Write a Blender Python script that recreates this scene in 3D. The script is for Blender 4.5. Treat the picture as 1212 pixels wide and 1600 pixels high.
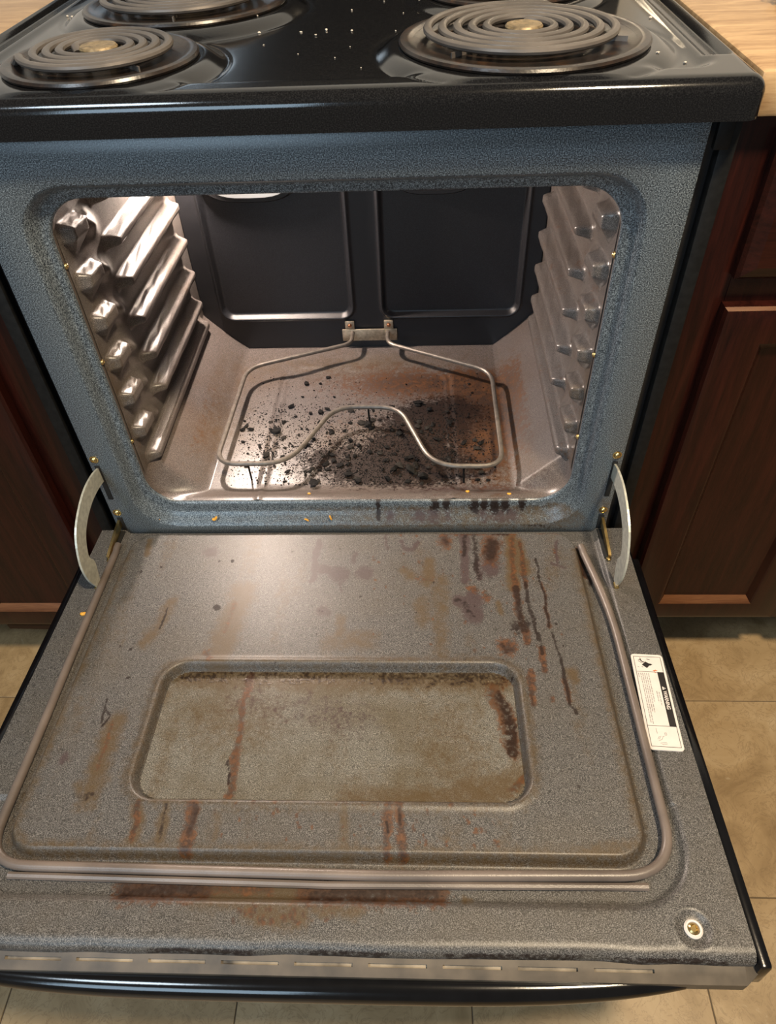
import bpy, bmesh, math, random
import numpy as np
from mathutils import Matrix, Vector

# ---------------------------------------------------------------- scene reset
for o in list(bpy.data.objects):
    bpy.data.objects.remove(o, do_unlink=True)
scene = bpy.context.scene
COL = scene.collection
random.seed(7)
RNG = np.random.default_rng(11)

# ---------------------------------------------------------------- camera
cam_d = bpy.data.cameras.new('camera')
cam = bpy.data.objects.new('camera', cam_d)
COL.objects.link(cam)
cam_d.sensor_fit = 'VERTICAL'
cam_d.sensor_height = 24.0
cam_d.lens = 24.0 * 1121.33 / 1600.0
cam_d.clip_start = 0.01
PITCH, YAW, ROLL = 0.7979, 0.0615, -0.0498
_f = Vector((-math.cos(PITCH) * math.sin(YAW), math.cos(PITCH) * math.cos(YAW), -math.sin(PITCH)))
_r = Vector((math.cos(YAW), math.sin(YAW), 0))
_u = _r.cross(_f)
_r2 = _r * math.cos(ROLL) + _u * math.sin(ROLL)
_u2 = -_r * math.sin(ROLL) + _u * math.cos(ROLL)
cam.matrix_world = Matrix(((_r2.x, _u2.x, -_f.x, 0.0858), (_r2.y, _u2.y, -_f.y, -0.6899),
                           (_r2.z, _u2.z, -_f.z, 1.1083), (0, 0, 0, 1)))
scene.camera = cam

# ---------------------------------------------------------------- world, lights, exposure
w = bpy.data.worlds.new('room_ambient')
scene.world = w
w.use_nodes = True
w.node_tree.nodes['Background'].inputs[0].default_value = (1.0, 0.90, 0.80, 1)
w.node_tree.nodes['Background'].inputs[1].default_value = 0.15

def area_light(name, loc, target, size, power, color, size_y=None, shape='DISK'):
    d = bpy.data.lights.new(name, 'AREA')
    d.shape = shape
    d.size = size
    if size_y: d.size_y = size_y
    d.energy = power
    d.color = color
    o = bpy.data.objects.new(name, d)
    COL.objects.link(o)
    o.location = loc
    o.rotation_euler = (Vector(target) - Vector(loc)).to_track_quat('-Z', 'Y').to_euler()
    return o
area_light('ceiling_lamp_light', (0.62, -0.72, 2.42), (0.3, -0.3, 0.0), 0.22, 66, (1.0, 0.80, 0.55))
area_light('window_light', (-0.85, -2.6, 1.50), (0, 0, 0.6), 1.0, 25, (0.58, 0.80, 1.0), 0.9, 'RECTANGLE')
area_light('cool_fill_light', (-0.95, -1.35, 2.42), (-0.1, -0.2, 0.4), 0.5, 22, (0.74, 0.88, 1.0))  # added overhead fill to cool the shading, no known fixture
vs = scene.view_settings
vs.view_transform = 'Standard'
vs.look = 'None'
vs.gamma = 1.0
vs.exposure = 0.0
vs.use_curve_mapping = False

# ---------------------------------------------------------------- node helpers
def new_mat(name):
    m = bpy.data.materials.new(name)
    m.use_nodes = True
    nt = m.node_tree
    b = nt.nodes['Principled BSDF']
    return m, nt, b
def nd(nt, t, **kw):
    n = nt.nodes.new(t)
    for k, v in kw.items():
        setattr(n, k, v)
    return n
def lk(nt, a, b): nt.links.new(a, b)
def coord(nt, kind='Object', scale=(1, 1, 1), loc=(0, 0, 0)):
    tc = nd(nt, 'ShaderNodeTexCoord')
    mp = nd(nt, 'ShaderNodeMapping')
    mp.inputs['Scale'].default_value = scale
    mp.inputs['Location'].default_value = loc
    lk(nt, tc.outputs[kind], mp.inputs[0])
    return mp.outputs[0]
def noise(nt, vec, scale, detail=2.0, rough=0.5, dist=0.0):
    n = nd(nt, 'ShaderNodeTexNoise')
    n.inputs['Scale'].default_value = scale
    n.inputs['Detail'].default_value = detail
    n.inputs['Roughness'].default_value = rough
    n.inputs['Distortion'].default_value = dist
    lk(nt, vec, n.inputs['Vector'])
    return n.outputs['Fac']
def ramp(nt, fac, stops):
    r = nd(nt, 'ShaderNodeValToRGB')
    while len(r.color_ramp.elements) < len(stops):
        r.color_ramp.elements.new(0.5)
    for e, (p, c) in zip(r.color_ramp.elements, stops):
        e.position = p
        e.color = (*c, 1) if len(c) == 3 else c
    lk(nt, fac, r.inputs[0])
    return r.outputs[0]
def mix(nt, fac, a, b):
    m = nd(nt, 'ShaderNodeMix', data_type='RGBA')
    for sock, v in ((m.inputs[0], fac), (m.inputs[6], a), (m.inputs[7], b)):
        if hasattr(v, 'links'): lk(nt, v, sock)
        elif isinstance(v, (int, float)): sock.default_value = v
        else: sock.default_value = (*v, 1)
    return m.outputs[2]
def math_n(nt, op, a, b=None, c=None, clamp=False):
    m = nd(nt, 'ShaderNodeMath', operation=op, use_clamp=clamp)
    for i, v in enumerate((a, b, c)):
        if v is None: continue
        if hasattr(v, 'links'): lk(nt, v, m.inputs[i])
        else: m.inputs[i].default_value = v
    return m.outputs[0]
def sstep(nt, v, lo, hi):
    m = nd(nt, 'ShaderNodeMapRange', interpolation_type='SMOOTHSTEP')
    lk(nt, v, m.inputs[0])
    m.inputs[1].default_value = lo
    m.inputs[2].default_value = hi
    return m.outputs[0]
def bump(nt, b, h, strength, dist=0.001):
    n = nd(nt, 'ShaderNodeBump')
    n.inputs['Strength'].default_value = strength
    n.inputs['Distance'].default_value = dist
    lk(nt, h, n.inputs['Height'])
    lk(nt, n.outputs[0], b.inputs['Normal'])

def simple(name, color, rough=0.5, metal=0.0, spec=0.5, coat=0.0, nscale=None, namt=0.25, bumps=0.0, bscale=300):
    """plain material with a little procedural tone variation"""
    m, nt, b = new_mat(name)
    v = coord(nt)
    f = noise(nt, v, nscale or 60, 4)
    lo = tuple(c * (1 - namt) for c in color)
    hi = tuple(min(1, c * (1 + namt)) for c in color)
    lk(nt, ramp(nt, f, [(0.3, lo), (0.7, hi)]), b.inputs['Base Color'])
    b.inputs['Roughness'].default_value = rough
    b.inputs['Metallic'].default_value = metal
    b.inputs['Specular IOR Level'].default_value = spec
    b.inputs['Coat Weight'].default_value = coat
    if bumps: bump(nt, b, noise(nt, v, bscale, 3), bumps)
    return m

BURNT, PURPLE, OLIVE = (0.010, 0.0045, 0.003), (0.045, 0.027, 0.028), (0.070, 0.042, 0.014)
def enamel(name, dark, light, rough=0.38, spec=0.5, grain=1500, stains=False, tint=None, metal=0.0, grime=0.0, gcol=(0.07, 0.05, 0.03), bstr=0.25, rough_add=0.12, thin_min=0.80, dull=0.35):
    """speckled porcelain enamel, optionally with baked-on stains from the 'stain' attribute"""
    m, nt, b = new_mat(name)
    v = coord(nt)
    f = noise(nt, v, grain, 2.0, 0.6)
    col = ramp(nt, f, [(0.40, dark), (0.53, tuple(a * 0.62 + c * 0.38 for a, c in zip(dark, light))), (0.66, light)])
    big = noise(nt, v, 9, 4, 0.6)
    if grime:
        col = mix(nt, math_n(nt, 'MULTIPLY', sstep(nt, big, 0.42, 0.72), grime), col, gcol)
    ro = rough
    if stains:
        at = nd(nt, 'ShaderNodeAttribute', attribute_name='stain')
        sp = nd(nt, 'ShaderNodeSeparateColor')
        lk(nt, at.outputs['Color'], sp.inputs[0])
        nz = noise(nt, v, 260, 5, 0.65)
        nz2 = noise(nt, v, 90, 4, 0.65)
        nf = noise(nt, v, 520, 3, 0.7)
        th = nd(nt, 'ShaderNodeMapRange')
        lk(nt, nf, th.inputs[0])
        th.inputs[1].default_value = 0.34; th.inputs[2].default_value = 0.62
        th.inputs[3].default_value = 1.0; th.inputs[4].default_value = thin_min
        thin = th.outputs[0]
        def chan(sock, lo, hi, a1, a2):
            s = math_n(nt, 'ADD', sock, math_n(nt, 'MULTIPLY', math_n(nt, 'SUBTRACT', nz, 0.5), a1))
            s = math_n(nt, 'ADD', s, math_n(nt, 'MULTIPLY', math_n(nt, 'SUBTRACT', nz2, 0.5), a2))
            gate = sstep(nt, sock, 0.02, 0.14)
            return math_n(nt, 'MULTIPLY', math_n(nt, 'MULTIPLY', sstep(nt, s, lo, hi), gate), thin)
        fo = math_n(nt, 'MULTIPLY', chan(at.outputs['Alpha'], 0.05, 0.9, 0.9, 1.0), 0.9)
        fp = math_n(nt, 'MULTIPLY', chan(sp.outputs[2], 0.12, 0.65, 1.4, 1.0), 0.88)
        fr = math_n(nt, 'MULTIPLY', chan(sp.outputs[0], 0.18, 0.85, 1.5, 1.3), 1.0)
        fd = chan(sp.outputs[1], 0.30, 0.75, 1.6, 1.1)
        col = mix(nt, fo, col, OLIVE)
        col = mix(nt, fp, col, PURPLE)
        col = mix(nt, fr, col, mix(nt, sstep(nt, math_n(nt, 'ADD', math_n(nt, 'MULTIPLY', nz2, 0.5), math_n(nt, 'MULTIPLY', nz, 0.5)), 0.38, 0.66), (0.016, 0.0060, 0.003), (0.115, 0.043, 0.011)))
        col = mix(nt, fd, col, BURNT)
        mx = math_n(nt, 'MAXIMUM', math_n(nt, 'MULTIPLY', fr, 0.7), fd)
        rr = nd(nt, 'ShaderNodeMapRange')
        lk(nt, mx, rr.inputs[0])
        rr.inputs[3].default_value = rough
        rr.inputs[4].default_value = min(1, rough + rough_add)
        lk(nt, rr.outputs[0], b.inputs['Roughness'])
        lk(nt, math_n(nt, 'MULTIPLY', math_n(nt, 'SUBTRACT', 1.0, math_n(nt, 'MULTIPLY', fd, dull)), spec), b.inputs['Specular IOR Level'])
        h = math_n(nt, 'ADD', math_n(nt, 'MULTIPLY', f, 0.35), math_n(nt, 'MULTIPLY', mx, 0.6))
        bump(nt, b, h, bstr, 0.0012)
    else:
        b.inputs['Roughness'].default_value = rough
        bump(nt, b, f, bstr, 0.0008)
    lk(nt, col, b.inputs['Base Color'])
    if not stains: b.inputs['Specular IOR Level'].default_value = spec
    b.inputs['Metallic'].default_value = metal
    return m

def wood(name, dark, light, rough=0.3, axis='z', scale=18, coat=0.3, stretch=14):
    m, nt, b = new_mat(name)
    sc = {'x': (1, stretch, stretch), 'y': (stretch, 1, stretch), 'z': (stretch, stretch, 1)}[axis]
    v = coord(nt, scale=sc)
    f = noise(nt, v, scale * 0.35, 6, 0.65, 0.6)
    g = noise(nt, v, scale * 2.2, 3, 0.6)
    f2 = math_n(nt, 'ADD', math_n(nt, 'MULTIPLY', f, 0.75), math_n(nt, 'MULTIPLY', g, 0.25))
    lk(nt, ramp(nt, f2, [(0.32, dark), (0.5, tuple((a + c) / 2 for a, c in zip(dark, light))), (0.66, light)]), b.inputs['Base Color'])
    b.inputs['Roughness'].default_value = rough
    b.inputs['Coat Weight'].default_value = coat
    b.inputs['Coat Roughness'].default_value = 0.25
    b.inputs['Specular IOR Level'].default_value = 0.25
    bump(nt, b, g, 0.12, 0.001)
    return m

M = {}
M['frame'] = enamel('blue_grey_speckled_enamel', (0.013, 0.019, 0.026), (0.235, 0.275, 0.30), 0.32, stains=True, grain=850, thin_min=0.9, bstr=0.15)
M['liner'] = enamel('oven_liner_enamel', (0.034, 0.029, 0.027), (0.27, 0.23, 0.21), 0.30, stains=True, rough_add=0.30, thin_min=0.88, dull=0.65, spec=0.6, bstr=0.15, grime=0.35, gcol=(0.085, 0.05, 0.03))
M['wallside'] = enamel('glossy_rack_wall_enamel', (0.036, 0.032, 0.029), (0.25, 0.22, 0.203), 0.29, stains=True, spec=0.5, grime=0.25, gcol=(0.06, 0.04, 0.025), bstr=0.15)
M['back'] = enamel('dark_back_enamel', (0.004, 0.0045, 0.006), (0.028, 0.029, 0.034), 0.38, spec=0.55)
M['door'] = enamel('grey_speckled_door_enamel', (0.016, 0.0152, 0.0145), (0.195, 0.185, 0.175), 0.44, stains=True, grain=1100, grime=0.30, gcol=(0.075, 0.058, 0.036), bstr=0.15)
M['pane'] = enamel('grimy_glass_pane', (0.050, 0.047, 0.040), (0.27, 0.252, 0.215), 0.25, stains=True, grain=1400, grime=0.75, gcol=(0.07, 0.05, 0.022), bstr=0.2)
M['black'] = simple('glossy_black_enamel', (0.003, 0.003, 0.0035), 0.13, spec=0.5, bumps=0.02)
M['cook'] = enamel('black_cooktop_enamel', (0.003, 0.003, 0.0035), (0.014, 0.014, 0.0145), 0.10, grain=900, bstr=0.02)
M['blackpaint'] = simple('black_painted_steel', (0.010, 0.010, 0.011), 0.42)
M['greypaint'] = simple('dusty_dark_grey_steel', (0.005, 0.005, 0.005), 0.6, spec=0.2, nscale=120, namt=0.4)
M['hole'] = simple('dark_opening', (0.003, 0.003, 0.003), 0.9)
M['gasket'] = simple('woven_gasket_cord', (0.135, 0.108, 0.092), 0.36, nscale=14, namt=0.35, bumps=0.15, bscale=900)
M['steel'] = simple('zinc_steel', (0.55, 0.55, 0.47), 0.36, metal=0.45, nscale=180, namt=0.18)
M['brass'] = simple('brassy_zinc_screw', (0.62, 0.46, 0.20), 0.28, metal=1.0)
M['plate'] = simple('terminal_plate_metal', (0.48, 0.40, 0.29), 0.42, metal=0.7, nscale=200)
M['copper'] = simple('copper_screw', (0.55, 0.25, 0.13), 0.35, metal=1.0)
M['element'] = simple('heating_element_sheath', (0.15, 0.13, 0.11), 0.42, metal=0.4, nscale=120)
M['coil'] = simple('burner_coil_sheath', (0.115, 0.100, 0.088), 0.42, metal=0.35, nscale=18, namt=0.35, bumps=0.05)
M['medallion'] = simple('burner_medallion', (0.22, 0.16, 0.085), 0.5, metal=0.35, nscale=160, namt=0.5, bumps=0.4)
M['char'] = simple('charred_food', (0.0035, 0.003, 0.0028), 0.75, spec=0.2, nscale=300, namt=0.5, bumps=0.5, bscale=900)
M['ash'] = simple('grey_ash_flake', (0.015, 0.013, 0.011), 0.8, spec=0.2, nscale=300, namt=0.6)
M['cheese'] = simple('orange_food_crumb', (0.62, 0.30, 0.03), 0.5)
M['crumb'] = simple('pale_crumb', (0.62, 0.55, 0.46), 0.7)
M['cherry'] = wood('dark_cherry_wood', (0.007, 0.0019, 0.0013), (0.028, 0.0058, 0.0034), 0.30, 'z', 18, 0.0)
M['cherryx'] = wood('dark_cherry_wood_rail', (0.007, 0.0019, 0.0013), (0.028, 0.0058, 0.0034), 0.30, 'x', 18, 0.0)
M['lit_edge'] = wood('lit_cherry_edge', (0.075, 0.028, 0.012), (0.17, 0.075, 0.032), 0.32, 'x', 22, 0.0)  # lighter cherry: highlight on upward edges put into the colour
M['counter'] = wood('wood_print_laminate', (0.24, 0.135, 0.06), (0.50, 0.33, 0.17), 0.35, 'x', 30, 0.2, 7)
M['strip'] = simple('tarnished_vent_strip', (0.075, 0.058, 0.040), 0.5, metal=0.0, nscale=40, namt=0.4)
M['foil'] = simple('bright_insulation_foil', (0.20, 0.17, 0.13), 0.5, nscale=40, namt=0.85)
M['wire'] = simple('brown_wire_wool', (0.16, 0.11, 0.08), 0.45, metal=0.5)
M['lwhite'] = simple('label_white', (0.60, 0.55, 0.51), 0.45, namt=0.05)
M['lblack'] = simple('label_black_print', (0.012, 0.010, 0.010), 0.5)
M['lgrey'] = simple('label_grey_print', (0.26, 0.24, 0.23), 0.5)
M['lred'] = simple('label_orange_print', (0.55, 0.14, 0.03), 0.5)

# drip pan: black enamel gone rusty brown in the bowl
m, nt, b = new_mat('scorched_drip_pan')
v = coord(nt)
f = noise(nt, v, 55, 5, 0.65)
g = noise(nt, v, 260, 4)
c = ramp(nt, f, [(0.36, (0.008, 0.007, 0.007)), (0.58, (0.022, 0.014, 0.010)), (0.78, (0.075, 0.035, 0.015))])
lk(nt, mix(nt, sstep(nt, g, 0.62, 0.72), c, (0.02, 0.015, 0.012)), b.inputs['Base Color'])
b.inputs['Roughness'].default_value = 0.3
bump(nt, b, g, 0.15)
M['pan'] = m

# floor tile: mottled beige stone look, every tile a little different
m, nt, b = new_mat('beige_vinyl_tile')
tc = nd(nt, 'ShaderNodeTexCoord')
oi = nd(nt, 'ShaderNodeObjectInfo')
ad = nd(nt, 'ShaderNodeVectorMath', operation='MULTIPLY_ADD')
cmb = nd(nt, 'ShaderNodeCombineXYZ')
for i in range(3): lk(nt, oi.outputs['Random'], cmb.inputs[i])
lk(nt, cmb.outputs[0], ad.inputs[0])
ad.inputs[1].default_value = (7, 13, 5)
lk(nt, tc.outputs['Object'], ad.inputs[2])
vv = ad.outputs[0]
f = noise(nt, vv, 9, 6, 0.6, 1.2)
g = noise(nt, vv, 26, 5, 0.7, 1.8)
c = ramp(nt, f, [(0.3, (0.21, 0.138, 0.064)), (0.5, (0.305, 0.212, 0.108)), (0.7, (0.37, 0.272, 0.152))])
vein = math_n(nt, 'ABSOLUTE', math_n(nt, 'SUBTRACT', g, 0.5))
c = mix(nt, math_n(nt, 'MULTIPLY', math_n(nt, 'SUBTRACT', 1.0, sstep(nt, vein, 0.0, 0.03)), 0.45), c, (0.15, 0.095, 0.045))
c = mix(nt, math_n(nt, 'MULTIPLY', sstep(nt, g, 0.62, 0.75), 0.4), c, (0.42, 0.34, 0.22))
lk(nt, c, b.inputs['Base Color'])
b.inputs['Roughness'].default_value = 0.42
bump(nt, b, g, 0.12, 0.001)
M['tile'] = m
M['seam'] = simple('tile_seam', (0.10, 0.07, 0.04), 0.8)
M['wall'] = simple('painted_wall', (0.60, 0.60, 0.58), 0.8, namt=0.04)
m, nt, b = new_mat('oven_lamp_glass')
v = coord(nt)
lk(nt, ramp(nt, noise(nt, v, 80), [(0.3, (0.8, 0.78, 0.74)), (0.7, (0.9, 0.88, 0.84))]), b.inputs['Base Color'])
b.inputs['Roughness'].default_value = 0.3
b.inputs['Emission Color'].default_value = (1.0, 0.9, 0.8, 1)
b.inputs['Emission Strength'].default_value = 0.6
M['lamp'] = m

# ---------------------------------------------------------------- mesh helpers
def link(o, parent=None):
    COL.objects.link(o)
    if parent is not None:
        o.parent = parent
        loc = parent.location if parent.parent is None else Vector((0, 0, 0))   # parts sit at the world origin
        o.matrix_parent_inverse = Matrix.Translation(-loc)
    return o
def mesh_obj(name, verts, faces, mat, parent=None, smooth=True, fmat=None, angle=None):
    me = bpy.data.meshes.new(name)
    me.from_pydata([tuple(map(float, p)) for p in verts], [], [tuple(f) for f in faces])
    mats = mat if isinstance(mat, (list, tuple)) else [mat]
    for mm in mats: me.materials.append(mm)
    if fmat is not None: me.polygons.foreach_set('material_index', fmat)
    if smooth: me.polygons.foreach_set('use_smooth', [True] * len(me.polygons))
    me.update()
    if angle is not None: me.set_sharp_from_angle(angle=math.radians(angle))
    return link(bpy.data.objects.new(name, me), parent)
def tag(o, label=None, cat=None, group=None, kind=None):
    if label: o['label'] = label
    if cat: o['category'] = cat
    if group: o['group'] = group
    if kind: o['kind'] = kind
    return o
def empty(name, loc, label, cat, group=None):
    o = bpy.data.objects.new(name, None)
    o.empty_display_size = 0.05
    COL.objects.link(o)
    o.location = loc
    return tag(o, label, cat, group)

class MB:
    """collects pieces into one mesh"""
    def __init__(s): s.v = []; s.f = []; s.m = []
    def add(s, v, f, mi=0):
        o = len(s.v)
        s.v += [tuple(p) for p in v]
        s.f += [tuple(i + o for i in q) for q in f]
        s.m += [mi] * len(f)
        return s
    def box(s, x0, x1, y0, y1, z0, z1, mi=0, bev=0.0, T=None):
        bm = bmesh.new()
        bmesh.ops.create_cube(bm, size=1.0)
        for q in bm.verts:
            q.co = Vector((x0 if q.co.x < 0 else x1, y0 if q.co.y < 0 else y1, z0 if q.co.z < 0 else z1))
        if bev: bmesh.ops.bevel(bm, geom=list(bm.edges), offset=bev, segments=2, affect='EDGES', profile=0.5)
        vs_ = [q.co.copy() for q in bm.verts]
        bm.verts.index_update()
        fs = [[q.index for q in fc.verts] for fc in bm.faces]
        bm.free()
        if T: vs_ = [T(*q) for q in vs_]
        return s.add(vs_, fs, mi)
    def tube(s, pts, r, n=10, mi=0, closed=False, flat=1.0, caps=True, up=None):
        P = [Vector(p) for p in pts]
        k = len(P)
        rr = r if isinstance(r, (list, tuple)) else [r] * k
        V = []
        prev = None
        for i in range(k):
            if closed: t = P[(i + 1) % k] - P[i - 1]
            else: t = P[min(i + 1, k - 1)] - P[max(i - 1, 0)]
            t.normalize()
            if up is not None: a = t.cross(Vector(up))
            elif prev is None: a = t.orthogonal()
            else: a = prev - t * prev.dot(t)
            if a.length < 1e-6: a = t.orthogonal()
            a.normalize()
            prev = a
            b2 = t.cross(a)
            for j in range(n):
                an = 2 * math.pi * j / n
                V.append(P[i] + a * (rr[i] * math.cos(an)) + b2 * (rr[i] * flat * math.sin(an)))
        F = []
        for i in range(k if closed else k - 1):
            i2 = (i + 1) % k
            for j in range(n):
                j2 = (j + 1) % n
                F.append((i * n + j, i * n + j2, i2 * n + j2, i2 * n + j))
        if caps and not closed:
            F.append(tuple(reversed(range(n))))
            F.append(tuple(range((k - 1) * n, k * n)))
        return s.add(V, F, mi)
    def lathe(s, prof, c, n=32, mi=0, T=None):
        """prof: (r, h) about vertical axis at c; T maps local to world"""
        V = []
        for r, h in prof:
            for j in range(n):
                a = 2 * math.pi * j / n
                p = (c[0] + r * math.cos(a), c[1] + r * math.sin(a), c[2] + h)
                V.append(T(*p) if T else p)
        F = []
        for i in range(len(prof) - 1):
            for j in range(n):
                j2 = (j + 1) % n
                F.append((i * n + j, i * n + j2, (i + 1) * n + j2, (i + 1) * n + j))
        if prof[-1][0] < 1e-3 or True:
            F.append(tuple((len(prof) - 1) * n + j for j in range(n)))
        return s.add(V, F, mi)
    def build(s, name, mat, parent=None, smooth=True, angle=35):
        return mesh_obj(name, s.v, s.f, mat, parent, smooth, s.m, angle)

def fillet(pts, rad, n=6, closed=False):
    """round the corners of a polyline"""
    P = [Vector(p) for p in pts]
    out = []
    k = len(P)
    for i in range(k):
        if not closed and i in (0, k - 1):
            out.append(P[i]); continue
        a, b_, c_ = P[i - 1], P[i], P[(i + 1) % k]
        d1, d2 = (a - b_), (c_ - b_)
        R = rad[i] if isinstance(rad, (list, tuple)) else rad
        L = min(R, d1.length * 0.48, d2.length * 0.48)
        p0, p1 = b_ + d1.normalized() * L, b_ + d2.normalized() * L
        for j in range(n + 1):
            t = j / n
            out.append(p0 * (1 - t) ** 2 + b_ * 2 * t * (1 - t) + p1 * t * t)
    return out
def densify(pts, step):
    P = [Vector(p) for p in pts]
    out = [P[0]]
    for a, b_ in zip(P[:-1], P[1:]):
        k = max(1, int((b_ - a).length / step))
        for j in range(1, k + 1): out.append(a.lerp(b_, j / k))
    return out

def vnoise(x, y, scale, seed=0, octaves=3):
    """smooth value noise on numpy arrays, about 0..1"""
    out = np.zeros_like(x, dtype=float); amp = 1.0; tot = 0
    for o in range(octaves):
        rg = np.random.default_rng(seed + o * 17)
        G = rg.random((64, 64))
        u, v_ = x * scale + 1000, y * scale + 1000
        i, j = np.floor(u).astype(int), np.floor(v_).astype(int)
        fu, fv = u - i, v_ - j
        fu = fu * fu * (3 - 2 * fu); fv = fv * fv * (3 - 2 * fv)
        g = lambda a, b2: G[a % 64, b2 % 64]
        out += amp * ((g(i, j) * (1 - fu) + g(i + 1, j) * fu) * (1 - fv) + (g(i, j + 1) * (1 - fu) + g(i + 1, j + 1) * fu) * fv)
        tot += amp; amp *= 0.5; scale *= 2.1
    return out / tot
def sdrr(x, y, x0, x1, y0, y1, r):
    """signed distance to a rounded rectangle (negative inside)"""
    cx, cy, hx, hy = (x0 + x1) / 2, (y0 + y1) / 2, (x1 - x0) / 2 - r, (y1 - y0) / 2 - r
    qx, qy = np.abs(x - cx) - hx, np.abs(y - cy) - hy
    return np.hypot(np.maximum(qx, 0), np.maximum(qy, 0)) + np.minimum(np.maximum(qx, qy), 0) - r
def ss(e0, e1, x):
    t = np.clip((x - e0) / (e1 - e0), 0, 1)
    return t * t * (3 - 2 * t)
def grid_faces(nu, nv, flip=False):
    """quads of a grid whose index is i*nv + j"""
    i, j = np.meshgrid(np.arange(nu - 1), np.arange(nv - 1), indexing='ij')
    a = (i * nv + j).ravel()
    q = np.stack([a, a + nv, a + nv + 1, a + 1], 1)
    return q[:, ::-1] if flip else q
def fast_mesh(name, V, Q, mat, parent=None, stain=None):
    me = bpy.data.meshes.new(name)
    me.vertices.add(len(V)); me.vertices.foreach_set('co', np.asarray(V, np.float32).ravel())
    me.loops.add(len(Q) * 4); me.loops.foreach_set('vertex_index', np.asarray(Q, np.int32).ravel())
    me.polygons.add(len(Q)); me.polygons.foreach_set('loop_start', np.arange(0, len(Q) * 4, 4, dtype=np.int32))
    me.materials.append(mat)
    me.update(calc_edges=True); me.validate()
    me.polygons.foreach_set('use_smooth', [True] * len(me.polygons))
    if stain is not None: set_stain(me, stain)
    return link(bpy.data.objects.new(name, me), parent)
def set_stain(me, st):
    at = me.color_attributes.new('stain', 'FLOAT_COLOR', 'POINT')
    at.data.foreach_set('color', np.asarray(st, np.float32).ravel())
def stroke_field(X, Y, stains, asp=1.25):
    """rasterise stain strokes (kind, halfwidth, strength, points) into four soft masks"""
    ch = {'r': 0, 'g': 1, 'k': 1, 'p': 2, 'o': 3}
    st = np.zeros(X.shape + (4,))
    wob = vnoise(X, Y, 70, 5, 2) - 0.5
    wob2 = vnoise(X, Y, 160, 9, 2) - 0.5
    for kd, hw, s, pts in stains:
        hw = hw * 1.4
        soft = 2.1 if kd == 'o' else 1.5
        pad = hw * soft + 0.01
        xs = [p[0] for p in pts]; ys = [p[1] for p in pts]
        sel = (X > min(xs) - pad) & (X < max(xs) + pad) & (Y > min(ys) - pad * asp) & (Y < max(ys) + pad * asp)
        if not sel.any(): continue
        px, py = X[sel] + wob[sel] * min(0.006, hw * 1.6), Y[sel] + wob2[sel] * min(0.006, hw * 1.6)
        d = np.full(px.shape, 9.0)
        for (ax, ay), (bx, by) in zip(pts[:-1], pts[1:]):
            ex, ey = bx - ax, (by - ay) / asp
            L = ex * ex + ey * ey + 1e-12
            t = np.clip(((px - ax) * ex + (py - ay) / asp * ey) / L, 0, 1)
            d = np.minimum(d, np.hypot(px - ax - t * ex, (py - ay) / asp - t * ey))
        val = s * (1 - ss(hw * 0.15, hw * soft, d))
        c = ch[kd]
        cur = st[..., c]
        cur[sel] = np.maximum(cur[sel], val)
    return st

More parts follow.
